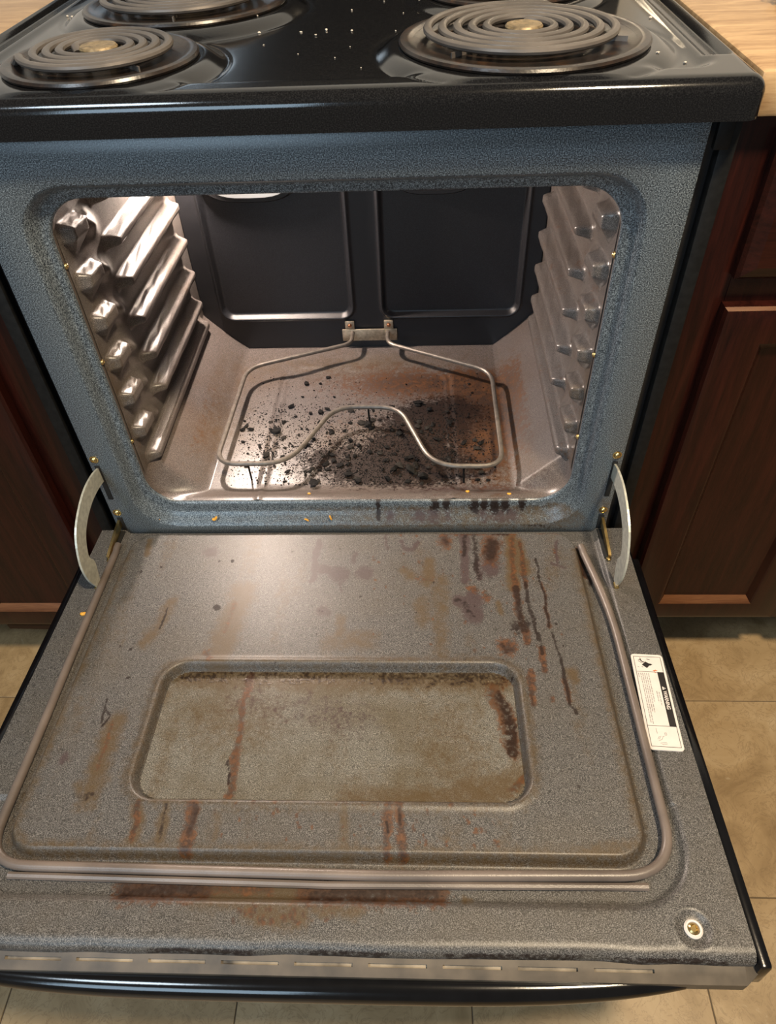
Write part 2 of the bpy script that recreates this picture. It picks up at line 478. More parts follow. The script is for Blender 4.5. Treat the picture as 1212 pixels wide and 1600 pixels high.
# stain strokes on the door: kind, half width, strength, points (x, distance from hinge)
DOOR_STAINS=[
('p',0.0048,0.8,[(0.148,0.024),(0.146,0.066),(0.144,0.107)]),
('g',0.0026,0.8,[(0.149,0.027),(0.145,0.062)]),
('g',0.0039,0.75,[(0.161,0.024),(0.161,0.067),(0.161,0.104)]),
('p',0.0034,0.8,[(0.163,0.078),(0.162,0.105)]),
('r',0.0103,1,[(0.184,0.04),(0.182,0.069)]),
('g',0.0077,0.75,[(0.186,0.04),(0.181,0.064)]),
('p',0.0091,0.9,[(0.179,0.086),(0.18,0.087)]),
('r',0.0087,0.9,[(0.121,0.027),(0.121,0.039)]),
('g',0.0052,0.6,[(0.12,0.033),(0.122,0.037)]),
('g',0.004,0.75,[(0.142,0.017),(0.179,0.016),(0.205,0.021)]),
('r',0.0044,0.8,[(0.126,0.018),(0.161,0.019),(0.214,0.02)]),
('r',0.003,0.9,[(0.242,0.017),(0.264,0.018),(0.286,0.02)]),
('p',0.0053,0.8,[(0.145,0.019),(0.15,0.036)]),
('p',0.0026,0.7,[(0.062,0.035),(0.067,0.052),(0.078,0.052),(0.084,0.037)]),
('p',0.0022,0.6,[(0.04,0.026),(0.042,0.04),(0.044,0.051)]),
('o',0.0052,1,[(0.21,0.025),(0.208,0.073),(0.205,0.118)]),
('r',0.0035,0.8,[(0.211,0.03),(0.208,0.079),(0.207,0.118)]),
('r',0.0033,1,[(0.207,0.102),(0.206,0.145),(0.208,0.177),(0.212,0.209)]),
('g',0.0032,0.75,[(0.207,0.122),(0.208,0.156),(0.208,0.181)]),
('g',0.0084,0.7,[(0.203,0.186),(0.213,0.182)]),
('r',0.0046,0.9,[(0.213,0.191),(0.213,0.205)]),
('r',0.003,0.9,[(0.222,0.041),(0.221,0.084),(0.22,0.122)]),
('o',0.006,0.9,[(0.218,0.042),(0.22,0.09)]),
('g',0.0028,0.8,[(0.22,0.115),(0.221,0.15),(0.224,0.177),(0.226,0.207)]),
('g',0.0019,0.7,[(0.226,0.205),(0.228,0.224)]),
('r',0.0033,1,[(0.228,0.218),(0.228,0.233),(0.227,0.248)]),
('g',0.0017,0.8,[(0.24,0.069),(0.24,0.107),(0.242,0.136),(0.241,0.184)]),
('r',0.002,0.8,[(0.242,0.113),(0.242,0.15),(0.241,0.184)]),
('g',0.0015,0.7,[(0.244,0.195),(0.246,0.214),(0.248,0.233)]),
('g',0.0018,0.8,[(0.248,0.233),(0.249,0.268),(0.248,0.292),(0.254,0.305)]),
('r',0.0025,0.9,[(0.249,0.261),(0.248,0.288)]),
('r',0.0083,1,[(0.186,0.215),(0.19,0.215)]),
('g',0.003,0.6,[(0.182,0.211),(0.186,0.221),(0.194,0.218)]),
('r',0.0036,1,[(0.212,0.248),(0.21,0.272),(0.21,0.291)]),
('g',0.0014,0.6,[(0.208,0.276),(0.209,0.294)]),
('r',0.0021,0.8,[(0.231,0.284),(0.231,0.289)]),
('o',0.0043,0.8,[(0.258,0.25),(0.258,0.259)]),
('p',0.0063,1,[(0.136,0.143),(0.139,0.145)]),
('p',0.0076,1,[(0.152,0.139),(0.154,0.143)]),
('p',0.0086,1,[(0.149,0.162),(0.152,0.166)]),
('r',0.004,0.8,[(0.149,0.122),(0.156,0.126)]),
('g',0.0032,0.6,[(0.134,0.141),(0.144,0.152),(0.149,0.168)]),
('r',0.0052,0.75,[(0.168,0.135),(0.169,0.138)]),
('o',0.0024,0.8,[(0.182,0.146),(0.187,0.164)]),
('o',0.0059,0.8,[(0.098,0.078),(0.098,0.11)]),
('o',0.005,0.7,[(0.067,0.093),(0.074,0.099)]),
('r',0.0029,0.5,[(0.082,0.105),(0.09,0.108),(0.103,0.107)]),
('o',0.0066,0.55,[(0.114,0.107),(0.112,0.166),(0.111,0.233)]),
('o',0.0064,0.6,[(0.089,0.149),(0.09,0.176)]),
('p',0.0017,0.8,[(0.272,0.036),(0.268,0.057),(0.266,0.081)]),
('p',0.0017,0.7,[(0.259,0.079),(0.27,0.084),(0.276,0.086)]),
('g',0.003,0.8,[(0.302,0.039),(0.304,0.07),(0.307,0.104)]),
('r',0.0026,0.9,[(0.3,0.037),(0.301,0.067),(0.303,0.09)]),
('p',0.0058,0.8,[(-0.2,0.056),(-0.194,0.055)]),
('k',0.0017,1,[(-0.182,0.072),(-0.182,0.072)]),
('k',0.0017,1,[(-0.165,0.072),(-0.164,0.072)]),
('p',0.0031,1,[(-0.052,0.035),(-0.051,0.072),(-0.053,0.107)]),
('p',0.0084,0.9,[(-0.024,0.096),(-0.016,0.098)]),
('p',0.005,0.9,[(-0.042,0.088),(-0.038,0.088)]),
('p',0.0067,0.8,[(0.012,0.095),(0.018,0.096)]),
('p',0.0034,0.6,[(-0.0,0.063),(-0.002,0.073)]),
('p',0.0021,0.6,[(-0.016,0.107),(-0.014,0.126)]),
('p',0.0052,0.8,[(-0.037,0.159),(-0.03,0.161)]),
('o',0.01,0.9,[(-0.139,0.129),(-0.144,0.166),(-0.148,0.206),(-0.152,0.232)]),
('r',0.0033,0.5,[(-0.146,0.145),(-0.15,0.191)]),
('r',0.0031,0.8,[(-0.166,0.225),(-0.161,0.234)]),
('o',0.0053,0.6,[(-0.152,0.225),(-0.162,0.234)]),
('k',0.0028,1,[(-0.17,0.154),(-0.166,0.156)]),
('k',0.0012,0.9,[(-0.23,0.156),(-0.231,0.172),(-0.232,0.188)]),
('o',0.0057,0.7,[(-0.228,0.148),(-0.235,0.182),(-0.244,0.209)]),
('o',0.0027,0.9,[(-0.288,0.033),(-0.284,0.06)]),
('o',0.004,0.7,[(-0.011,0.171),(-0.01,0.196)]),
('o',0.0084,0.6,[(-0.021,0.209),(0.002,0.206),(0.024,0.204)]),
('k',0.0011,0.9,[(-0.264,0.289),(-0.263,0.306),(-0.261,0.318)]),
('k',0.0011,0.9,[(-0.262,0.302),(-0.254,0.31),(-0.259,0.324)]),
('o',0.0078,0.8,[(-0.245,0.32),(-0.247,0.358),(-0.245,0.403)]),
('r',0.0021,0.6,[(-0.248,0.32),(-0.247,0.372)]),
('g',0.0042,0.65,[(-0.249,0.404),(-0.247,0.403)]),
('g',0.0026,0.6,[(-0.255,0.404),(-0.239,0.4)]),
('p',0.0035,0.7,[(-0.286,0.358),(-0.286,0.366)]),
('o',0.0026,0.6,[(-0.262,0.39),(-0.25,0.407)]),
('r',0.0029,0.9,[(-0.193,0.41),(-0.191,0.429),(-0.189,0.443)]),
('o',0.0042,0.8,[(-0.192,0.41),(-0.188,0.444)]),
('g',0.0022,0.65,[(-0.165,0.411),(-0.164,0.425),(-0.162,0.441)]),
('o',0.0042,0.8,[(-0.165,0.411),(-0.162,0.444)]),
('r',0.0051,1,[(-0.137,0.413),(-0.136,0.431),(-0.135,0.452)]),
('g',0.0029,0.6,[(-0.135,0.413),(-0.135,0.437)]),
('o',0.0032,0.5,[(-0.113,0.413),(-0.111,0.44)]),
('o',0.0037,0.6,[(0.012,0.411),(0.013,0.45)]),
('r',0.0038,0.85,[(0.054,0.41),(0.054,0.435),(0.054,0.454)]),
('r',0.0043,0.95,[(0.065,0.409),(0.068,0.434),(0.07,0.454)]),
('g',0.0022,0.6,[(0.066,0.411),(0.066,0.425)]),
('k',0.0012,0.8,[(0.053,0.425),(0.055,0.435)]),
('g',0.0099,0.45,[(-0.186,0.485),(-0.113,0.483)]),
('g',0.0099,0.4,[(-0.017,0.485),(0.102,0.483)]),
('r',0.0094,1,[(-0.185,0.486),(-0.153,0.485),(-0.113,0.483)]),
('g',0.0058,0.6,[(-0.184,0.489),(-0.153,0.484),(-0.118,0.483)]),
('o',0.0088,0.95,[(-0.111,0.485),(-0.064,0.484),(-0.023,0.485)]),
('r',0.0041,0.7,[(-0.106,0.482),(-0.053,0.483)]),
('r',0.0087,0.95,[(-0.02,0.486),(0.029,0.485),(0.104,0.484)]),
('g',0.0057,0.6,[(-0.011,0.488),(0.029,0.487),(0.052,0.484)]),
('g',0.0063,0.6,[(0.058,0.483),(0.099,0.482)]),
('o',0.0062,0.8,[(-0.064,0.504),(-0.02,0.507)]),
('r',0.0014,0.8,[(-0.029,0.509),(-0.021,0.513)]),
('o',0.0034,0.7,[(-0.01,0.502),(0.03,0.502)]),
('o',0.0023,0.8,[(0.126,0.49),(0.129,0.491)]),
('k',0.0012,0.9,[(-0.035,0.16),(-0.034,0.161)]),
('k',0.0011,0.9,[(0.254,0.213),(0.254,0.213)]),
('o',0.0046,0.6,[(0.137,0.354),(0.199,0.361)]),
('o',0.0041,0.6,[(0.289,0.443),(0.228,0.454),(0.052,0.457)])]
PANE_STAINS_SHADE=[
('r',0.0038,0.8,[(-0.11,0.249),(-0.112,0.279),(-0.11,0.32),(-0.109,0.358),(-0.106,0.395)]),
('g',0.0017,0.7,[(-0.115,0.358),(-0.11,0.382)]),
('k',0.0016,0.9,[(-0.111,0.379),(-0.11,0.38)]),
('g',0.0057,0.7,[(0.174,0.277),(0.181,0.294),(0.183,0.318),(0.18,0.344)]),
('r',0.0092,0.8,[(0.168,0.273),(0.183,0.302),(0.182,0.34)]),
('r',0.008,0.5,[(0.191,0.252),(0.184,0.253)]),
('o',0.0096,0.8,[(0.186,0.372),(0.165,0.386),(0.126,0.39)]),
('r',0.0032,0.7,[(0.189,0.372),(0.178,0.386)]),
('o',0.0064,0.7,[(0.011,0.395),(0.113,0.394)]),
('o',0.0216,0.5,[(-0.145,0.304),(-0.095,0.304)]),
('o',0.017,0.45,[(0.116,0.31),(0.141,0.355)]),
('o',0.0098,0.8,[(-0.187,0.25),(-0.029,0.25),(0.177,0.252)]),
('g',0.0098,0.5,[(-0.187,0.248),(-0.03,0.248),(0.177,0.25)]),  # band along the hinge side: recess shade painted in with the grime
('p',0.0178,0.3,[(-0.039,0.295),(0.019,0.311)]),
('p',0.0146,0.25,[(-0.114,0.279),(-0.068,0.296)])]

OVEN_W, OVEN_P = 18.0, (-0.250, 0.395, 0.785)

# ================================================================ THE SETTING
TX, TY, TS = -0.459, -0.0602, 0.3048
fl = MB().box(-1.7, 1.75, -1.9, 0.70, -0.02, -0.0015).build('floor', M['seam'])
tag(fl, kind='structure')
bm = bmesh.new()
bmesh.ops.create_cube(bm, size=1.0)
for q in bm.verts: q.co = Vector((q.co.x * (TS - 0.0016), q.co.y * (TS - 0.0016), q.co.z * 0.003))
bmesh.ops.bevel(bm, geom=[e for e in bm.edges if e.verts[0].co.z > 0 and e.verts[1].co.z > 0], offset=0.0006, segments=1, affect='EDGES')
tile_me = bpy.data.meshes.new('tile')
bm.to_mesh(tile_me); bm.free()
tile_me.materials.append(M['tile'])
for i in range(-4, 7):
    for j in range(-5, 3):
        t = bpy.data.objects.new('tile', tile_me)
        t.location = (TX + TS * (i + 0.5), TY + TS * (j - 0.5), -0.0015)
        if (i + j) % 2: t.rotation_euler = (0, 0, math.pi / 2)
        COL.objects.link(t)
        t.parent = fl
tag(MB().box(-1.7, 1.75, 0.69, 0.76, -0.02, 2.5).build('wall_back', M['wall']), kind='structure')

def rect_loft(mb, x0, x1, z0, z1, loops, mi=0, lit_edge=None):
    """nested rectangles (inset_x, inset_z, y), last one closed"""
    V, F = [], []
    for ix, iz, y in loops:
        V += [(x0 + ix, y, z0 + iz), (x1 - ix, y, z0 + iz), (x1 - ix, y, z1 - iz), (x0 + ix, y, z1 - iz)]
    for k in range(len(loops) - 1):
        for j in range(4):
            j2 = (j + 1) % 4
            F.append((4 * k + j, 4 * k + j2, 4 * k + 4 + j2, 4 * k + 4 + j))
    n = 4 * (len(loops) - 1)
    F.append((n, n + 1, n + 2, n + 3))
    mb.add(V, F, mi)
    if lit_edge:                                    # lamp highlight painted as lighter wood on upward edges
        for k, j in lit_edge: mb.m[len(mb.m) - len(F) + 4 * k + j] = 1

def base_cabinet(sx, yo, label, foot):
    """dark cherry base cabinet: sx = -1 left of the range, 1 right of it; yo shifts its front"""
    c = empty('base_cabinet', (sx * 0.68, 0.3 + yo, 0), label, 'cabinet', 'cherry base cabinets')
    X = lambda a, b_: (min(sx * a, sx * b_), max(sx * a, sx * b_))
    yf = 0.040 + yo
    xs = 0.383 if sx > 0 else 0.3765
    x0, x1 = X(xs, 0.985)
    MB().box(x0, x1, yf + 0.019, 0.66, 0.10, 0.882).build('carcass', M['cherry'], c)
    fr = MB()
    a0, a1 = X(xs, 0.424)
    fr.box(a0, a1, yf, yf + 0.019, 0.10, 0.882, bev=0.0012)
    a0, a1 = X(0.655, 0.705); fr.box(a0, a1, yf, yf + 0.019, 0.10, 0.882, bev=0.0012)
    a0, a1 = X(0.935, 0.985); fr.box(a0, a1, yf, yf + 0.019, 0.10, 0.882, bev=0.0012)
    for z0, z1 in ((0.10, 0.14), (0.672, 0.735), (0.855, 0.882)):
        for r0, r1 in ((0.424, 0.655), (0.705, 0.935)):
            a0, a1 = X(r0, r1); fr.box(a0, a1, yf, yf + 0.019, z0, z1, bev=0.0008)
    fr.build('face_frame', M['cherry'], c)
    if foot:
        a0, a1 = X(xs, 0.628)
        mb = MB()
        mb.add([(a0, yf - 0.004, 0.093), (a1, yf - 0.004, 0.086), (a1, yf - 0.004, 0.104), (a0, yf - 0.004, 0.104),
                (a0, yf + 0.019, 0.093), (a1, yf + 0.019, 0.086), (a1, yf + 0.019, 0.104), (a0, yf + 0.019, 0.104)],
               [(0, 1, 2, 3), (5, 4, 7, 6), (0, 4, 5, 1), (3, 2, 6, 7), (0, 3, 7, 4), (1, 5, 6, 2)])
        mb.build('bottom_moulding', M['cherryx'], c)
    a0, a1 = X(xs, 0.985)
    MB().box(a0, a1, yf + 0.075, yf + 0.095, 0.0, 0.10).build('toe_kick', M['cherryx'], c)
    for d0, d1 in ((0.4215, 0.663), (0.697, 0.938)):
        a0, a1 = X(d0, d1)
        mb = MB()
        rect_loft(mb, a0, a1, 0.121, 0.690, [(0, 0, yf), (0, 0, yf - 0.013), (0.003, 0.003, yf - 0.017), (0.012, 0.012, yf - 0.020),
                                             (0.048, 0.043, yf - 0.020), (0.050, 0.045, yf - 0.019), (0.057, 0.055, yf - 0.011)],
                  lit_edge=[(5, 0), (1, 2), (4, 0)])
        mb.build('cabinet_door', [M['cherry'], M['lit_edge']], c, angle=20)
        mb = MB()
        rect_loft(mb, a0, a1, 0.722, 0.868, [(0, 0, yf), (0, 0, yf - 0.011), (0.004, 0.004, yf - 0.015), (0.016, 0.016, yf - 0.020)])
        mb.build('drawer_front', M['cherryx'], c, angle=20)
    return c
base_cabinet(-1, -0.016, 'dark cherry base cabinet standing left of the range', True)
base_cabinet(1, 0.0, 'dark cherry base cabinet standing right of the range', False)

def countertop(sx, yo, label):
    a0, a1 = (0.384, 1.0) if sx > 0 else (-1.0, -0.384)
    MBc = MB().box(a0, a1, 0.020 + yo, 0.68, 0.8825, 0.920, bev=0.004)
    tag(MBc.build('countertop', M['counter']), label, 'countertop', 'wood print countertops')
countertop(-1, -0.01, 'wood print laminate countertop at the top left beside the small burner')
countertop(1, 0.0, 'wood print laminate countertop at the right with a wiry pad on it')

# ================================================================ THE RANGE
range_ = empty('kitchen_range', (0, 0.3, 0), 'black freestanding electric range with its dirty oven standing open', 'range')

# --- body: black side panels, back, base, drawer
for sx in (-1, 1):
    mb = MB()
    X = lambda a, b_: (min(sx * a, sx * b_), max(sx * a, sx * b_))
    a0, a1 = X(0.3455, 0.3755); mb.box(a0, a1, 0.022, 0.62, 0.03, 0.892, 0)
    a0, a1 = X(0.3600, 0.3755); mb.box(a0, a1, 0.008, 0.023, 0.03, 0.892, 1, bev=0.002)
    mb.build('side_panel', [M['blackpaint'], M['greypaint']], range_)
MB().box(-0.3455, 0.3455, 0.605, 0.62, 0.03, 0.892).build('back_panel', M['blackpaint'], range_)
MB().box(-0.3455, 0.3455, 0.02, 0.605, 0.03, 0.045).build('base_panel', M['blackpaint'], range_)
MB().box(-0.373, 0.373, -0.030, 0.006, 0.055, 0.300, bev=0.006).build('storage_drawer', M['black'], range_)
for fx in (-0.33, 0.33):
    for fy in (0.06, 0.57):
        MB().lathe([(0.018, 0.0), (0.018, 0.006), (0.008, 0.010), (0.008, 0.032)], (fx, fy, 0), 16).build('levelling_foot', M['blackpaint'], range_)
mb = MB()
mb.box(0.352, 0.3665, 0.002, 0.009, 0.862, 0.888, bev=0.0015)
mb.build('corner_bracket', M['greypaint'], range_)

# --- backguard with its controls, behind the burners
bg = MB()
bg.add([(-0.378, 0.575, 0.918), (0.378, 0.575, 0.918), (0.378, 0.560, 0.945), (-0.378, 0.560, 0.945), (0.378, 0.600, 1.115), (-0.378, 0.600, 1.115),
        (0.378, 0.645, 1.115), (-0.378, 0.645, 1.115), (0.378, 0.645, 0.918), (-0.378, 0.645, 0.918)],
       [(0, 1, 2, 3), (3, 2, 4, 5), (5, 4, 6, 7), (7, 6, 8, 9), (0, 9, 8, 1), (0, 3, 5, 7, 9), (1, 8, 6, 4, 2)])
bgo = bg.build('backguard', M['black'], range_, smooth=False)
for kx in (-0.31, -0.24, 0.24, 0.31):
    T = lambda a, b_, c_, kx=kx: (kx + a, 0.580 - c_, 1.03 + b_)
    MB().lathe([(0.021, -0.004), (0.021, 0.006), (0.017, 0.010), (0.015, 0.024), (0.0001, 0.025)], (0, 0, 0), 24, T=T).build('control_knob', M['blackpaint'], bgo)

# --- loop lofts for front frame and liner
NB, NS, NC = 180, 14, 9
def loop(x0, x1, z0, z1, r, y, chamfer=None, lin_t=0.85):
    P = []
    cb = chamfer or (r, r)
    def corner(cx, cz, a0, rx, rz, lin):
        for k in range(NC + 1):
            t = k / NC
            a = a0 + t * math.pi / 2
            if lin:
                p = (math.cos(a0) * (1 - t) + math.cos(a0 + math.pi / 2) * t, math.sin(a0) * (1 - t) + math.sin(a0 + math.pi / 2) * t)
                arc = (math.cos(a), math.sin(a))
                p = (p[0] * lin_t + arc[0] * (1 - lin_t), p[1] * lin_t + arc[1] * (1 - lin_t))
            else: p = (math.cos(a), math.sin(a))
            P.append((cx + p[0] * rx, y, cz + p[1] * rz))
    for k in range(1, NB): P.append((x0 + cb[0] + (x1 - x0 - 2 * cb[0]) * k / NB, y, z0))
    corner(x1 - cb[0], z0 + cb[1], -math.pi / 2, cb[0], cb[1], chamfer)
    for k in range(1, NS): P.append((x1, y, z0 + cb[1] + (z1 - r - z0 - cb[1]) * k / NS))
    corner(x1 - r, z1 - r, 0, r, r, None)
    for k in range(1, NB): P.append((x1 - r - (x1 - x0 - 2 * r) * k / NB, y, z1))
    corner(x0 + r, z1 - r, math.pi / 2, r, r, None)
    for k in range(1, NS): P.append((x0, y, z1 - r - (z1 - r - z0 - cb[1]) * k / NS))
    corner(x0 + cb[0], z0 + cb[1], math.pi, cb[0], cb[1], chamfer)
    return P
def loft(loops):
    n = len(loops[0])
    V = np.array([p for L in loops for p in L])
    i, j = np.meshgrid(np.arange(len(loops) - 1), np.arange(n), indexing='ij')
    j2 = (j + 1) % n
    Q = np.stack([i * n + j, i * n + j2, (i + 1) * n + j2, (i + 1) * n + j], -1).reshape(-1, 4)
    return V, Q

FL = [loop(-0.345, 0.345, 0.352, 0.893, 0.004, 0.020), loop(-0.345, 0.345, 0.352, 0.893, 0.004, 0.001),
      loop(-0.344, 0.344, 0.353, 0.892, 0.004, 0.000),
      loop(-0.309, 0.309, 0.3715, 0.848, 0.056, 0.000), loop(-0.3065, 0.3065, 0.374, 0.8455, 0.054, 0.0012),
      loop(-0.303, 0.303, 0.380, 0.842, 0.052, 0.0080), loop(-0.2995, 0.2995, 0.387, 0.839, 0.050, 0.0142),
      loop(-0.297, 0.297, 0.391, 0.836, 0.049, 0.0158), loop(-0.2925, 0.2925, 0.400, 0.8305, 0.047, 0.0162),
      loop(-0.2905, 0.2905, 0.4030, 0.828, 0.046, 0.0172), loop(-0.2893, 0.2893, 0.4042, 0.827, 0.045, 0.0205)]
V, Q = loft(FL)
st = np.zeros((len(V), 4))
low = (V[:, 2] < 0.41) & (V[:, 2] > 0.36)
for dx, wd, z0, z1 in ((0.0288, 0.004, 0.378, 0.41), (0.1087, 0.007, 0.388, 0.41), (0.1237, 0.006, 0.388, 0.41), (0.1635, 0.007, 0.385, 0.41),
                       (0.1767, 0.006, 0.388, 0.41), (0.1908, 0.008, 0.383, 0.41), (0.2057, 0.007, 0.386, 0.41), (0.2294, 0.006, 0.388, 0.41)):
    k = low * np.exp(-((V[:, 0] - dx) / wd) ** 2) * ss(z0 - 0.006, z0 + 0.004, V[:, 2])
    st[:, 1] = np.maximum(st[:, 1], k * 1.0)
for dx, wd in ((0.0461, 0.008), (0.0865, 0.013), (0.1061, 0.012), (0.1267, 0.006), (0.1757, 0.010), (0.1979, 0.016), (0.2156, 0.012)):
    k = low * np.exp(-((V[:, 0] - dx) / wd) ** 2) * np.exp(-((V[:, 2] - 0.382) / 0.007) ** 2)
    st[:, 2] = np.maximum(st[:, 2], k * 0.8)
st[:, 1] = np.maximum(st[:, 1], low * 0.75 * (V[:, 2] < 0.373) * ss(0.05, 0.2, V[:, 0]) * vnoise(V[:, 0], V[:, 0] * 0, 60, 3))
st[:, 3] = np.maximum(st[:, 3], low * 0.55 * ss(-0.3, 0.1, V[:, 0]) * (V[:, 2] < 0.40))
frame = fast_mesh('front_frame', V, Q[:, ::-1], M['frame'], range_, st)

# dark hinge slots and brass screws on the frame
def dome_screw(name, c, r, axis, parent, mat, slot=True):
    T = {'y': lambda x, y, z: (c[0] + x, c[1] - z, c[2] + y), 'z': lambda x, y, z: (c[0] + x, c[1] + y, c[2] + z),
         '+x': lambda x, y, z: (c[0] + z, c[1] + x, c[2] + y), '-x': lambda x, y, z: (c[0] - z, c[1] + x, c[2] + y)}[axis]
    mb = MB().lathe([(r * 1.25, 0), (r * 1.25, r * 0.12), (r * 0.98, r * 0.16), (r * 0.95, r * 0.4), (r * 0.7, r * 0.68), (r * 0.3, r * 0.78), (r * 0.22, r * 0.5), (0.0001, r * 0.5)],
                    (0, 0, 0), 16, T=T)
    return mb.build(name, mat, parent)
for sx in (-1, 1):
    for z in (0.5005, 0.402):
        dome_screw('screw', (sx * 0.336, -0.0002, z), 0.0046, 'y', frame, M['brass'])
    mb = MB()
    mb.box(sx * 0.336 - 0.0035, sx * 0.336 + 0.0035, -0.0012, 0.004, 0.428, 0.490, bev=0.001)
    mb.build('hinge_slot', M['hole'], frame)
    MB().box(sx * 0.336 - 0.004, sx * 0.336 + 0.004, -0.0012, 0.004, 0.366, 0.392, bev=0.001).build('hinge_slot', M['hole'], frame)

# --- liner: front throat, floor, roof
YB = 0.424
ys = [0.0205, 0.0225, 0.0245] + list(np.linspace(0.030, YB, 110))
LL = []
for y in ys:
    t = min(1, max(0, (y - 0.024) / 0.032)); t = t * t * (3 - 2 * t)
    z0 = 0.4042 + (0.393 - 0.4042) * t
    ch = (0.045 + (0.070 - 0.045) * t, 0.045 + (0.070 - 0.045) * t)
    z1 = 0.827 + (0.862 - 0.827) * t
    LL.append(loop(-0.2893, 0.2893, z0, z1, 0.045 - 0.02 * t, y, ch, 0.9 * t))
V, Q = loft(LL)
x, y, z = V.T
flo = (z < 0.43)
pan = ss(-0.012, 0.0, -sdrr(x, y, -0.140, 0.134, 0.030, 0.352, 0.035))
V[:, 2] -= flo * 0.0035 * pan * ss(0.04, 0.07, y)
bead = np.exp(-(sdrr(x, y, -0.140, 0.134, -0.2, 0.352, 0.035) / 0.004) ** 2)
V[:, 2] += flo * 0.0016 * bead
st = np.zeros((len(V), 4))
n1 = vnoise(x, y, 30, 21); n2 = vnoise(x, y, 80, 31)
G = lambda cx, cy, sx_, sy_: np.exp(-((x - cx) / sx_) ** 2 - ((y - cy) / sy_) ** 2)
st[:, 0] = flo * np.clip(0.95 * G(0.07, 0.315, 0.14, 0.045) + 1.0 * G(0.185, 0.17, 0.06, 0.10) + 0.5 * G(0.06, 0.16, 0.2, 0.13) + 0.9 * G(0.19, 0.27, 0.05, 0.07) + 0.36 * G(-0.255, 0.18, 0.03, 0.13) + 0.3 * G(0.25, 0.3, 0.03, 0.08) - 0.12, 0, 1)
st[:, 1] = flo * np.clip((1.15 * G(0.095, 0.19, 0.075, 0.070) + 0.85 * G(0.03, 0.11, 0.10, 0.05) + 0.7 * G(0.15, 0.235, 0.055, 0.045) + 0.75 * G(0.11, 0.09, 0.10, 0.035) + 0.34 * G(-0.09, 0.13, 0.09, 0.08)) * (0.55 + 0.9 * n1) - 0.03, 0, 1.1)
st[:, 2] = flo * np.clip(0.5 * G(0.15, 0.05, 0.12, 0.02) + 0.35 * G(0.05, 0.32, 0.16, 0.05), 0, 1)
st[:, 3] = flo * np.clip(0.5 * G(0.0, 0.36, 0.22, 0.05) + 0.4 * G(-0.23, 0.2, 0.06, 0.15) + 0.3 * G(0.2, 0.12, 0.07, 0.2), 0, 1)
liner = fast_mesh('oven_liner', V, Q[:, ::-1], M['liner'], range_, st)

# --- side walls with pressed rack ridges
def side_wall(sx):
    yy = np.linspace(0.0245, YB, 170); zz = np.linspace(0.4535, 0.815, 165)
    Y, Z = np.meshgrid(yy, zz, indexing='ij')
    B = np.zeros_like(Y)
    for k, zl in enumerate((0.789, 0.735, 0.683, 0.629, 0.575, 0.522)):
        zc = zl - 0.010 * np.clip((Y - 0.13) / 0.27, 0, 1)
        prof = lambda c, a, b_: ss(c - a, c - a * 0.45, Z) * (1 - ss(c + b_ * 0.30, c + b_ * 0.9, Z))
        r = prof(zc - 0.003, 0.0125, 0.0085) * ss(0.122, 0.136, Y) * (1 - ss(0.375, 0.392, Y))
        zb = zl - 0.004
        zc2 = zb + (Y - 0.045) * -0.10
        tz = Z - zc2
        hwid = np.clip(1.0 + (tz + 0.010) / 0.026, 0.25, 1.0)          # tongue narrowing to a point underneath
        uu = np.abs((Y - 0.0565) / 0.026) / hwid
        f = (1 - ss(0.72, 1.0, uu)) * (1 - ss(0.004, 0.009, tz)) * np.clip(1 + (tz + 0.008) / 0.022, 0, 1)
        dip = 0.9 * np.exp(-((Z - (zl - 0.020 - 0.5 * (Y - 0.095))) / 0.012) ** 2) * np.exp(-((Y - 0.098) / 0.020) ** 2)
        B = np.maximum(B, r * 0.0190)
        B = np.maximum(B, f * 0.0150)
        B = np.maximum(B, dip * 0.0125)
    # lowest rail along the foot of the wall
    rail = ss(0.4535, 0.4575, Z) * (1 - ss(0.466, 0.474, Z)) * ss(0.04, 0.055, Y) * (1 - ss(0.39, 0.405, Y))
    B = np.maximum(B, rail * 0.017)
    B += 0.0008 * (vnoise(Y, Z, 22, 4) - 0.5)
    Xw = sx * (0.2882 - B)
    V = np.stack([Xw, Y, Z], -1).reshape(-1, 3)
    st = np.zeros((len(V), 4))
    g = vnoise(Y, Z, 26, 40 + sx).ravel()
    st[:, 0] = np.clip((0.30 if sx > 0 else 0.12) * ss(0.45, 0.8, g), 0, 1)
    st[:, 3] = 0.25 * ss(0.4, 0.8, vnoise(Y, Z, 15, 50 + sx).ravel()) + (0.35 * (1 - ss(0.03, 0.06, Y)) * (1 - ss(0.6, 0.7, Z))).ravel()
    return fast_mesh('side_wall', V, grid_faces(170, 165, flip=(sx > 0)), M['wallside'], liner, st)
side_wall(-1); side_wall(1)
for sx in (-1, 1):
    for z in (0.755, 0.634, 0.512):
        dome_screw('screw', (sx * 0.2888, 0.0230, z), 0.0030, '+x' if sx < 0 else '-x', liner, M['brass'])

# --- back wall with two pressed panels
xx = np.linspace(-0.287, 0.287, 420); zz = np.linspace(0.3905, 0.858, 340)
Xg, Zg = np.meshgrid(xx, zz, indexing='ij')
dep = np.zeros_like(Xg)
for x0, x1 in ((-0.2500, -0.0290), (0.0285, 0.2550)):
    d = sdrr(Xg, Zg, x0, x1, 0.4565, 0.790, 0.018)
    dep += 0.0055 * ss(0.002, -0.004, d) - 0.0048 * np.exp(-((d - 0.004) / 0.0028) ** 2)
Yg = YB - 0.002 + dep
# the liner's cut corners trim the lower edge of the back wall
Vb = np.stack([Xg, Yg, Zg], -1).reshape(-1, 3)
Qb = grid_faces(420, 340)
cen = Vb[Qb].mean(1)
keep = (np.abs(cen[:, 0]) - 0.2190) / 0.0690 * 0.0695 < (cen[:, 2] - 0.3905)
back = fast_mesh('back_wall', Vb, Qb[keep], M['back'], liner)

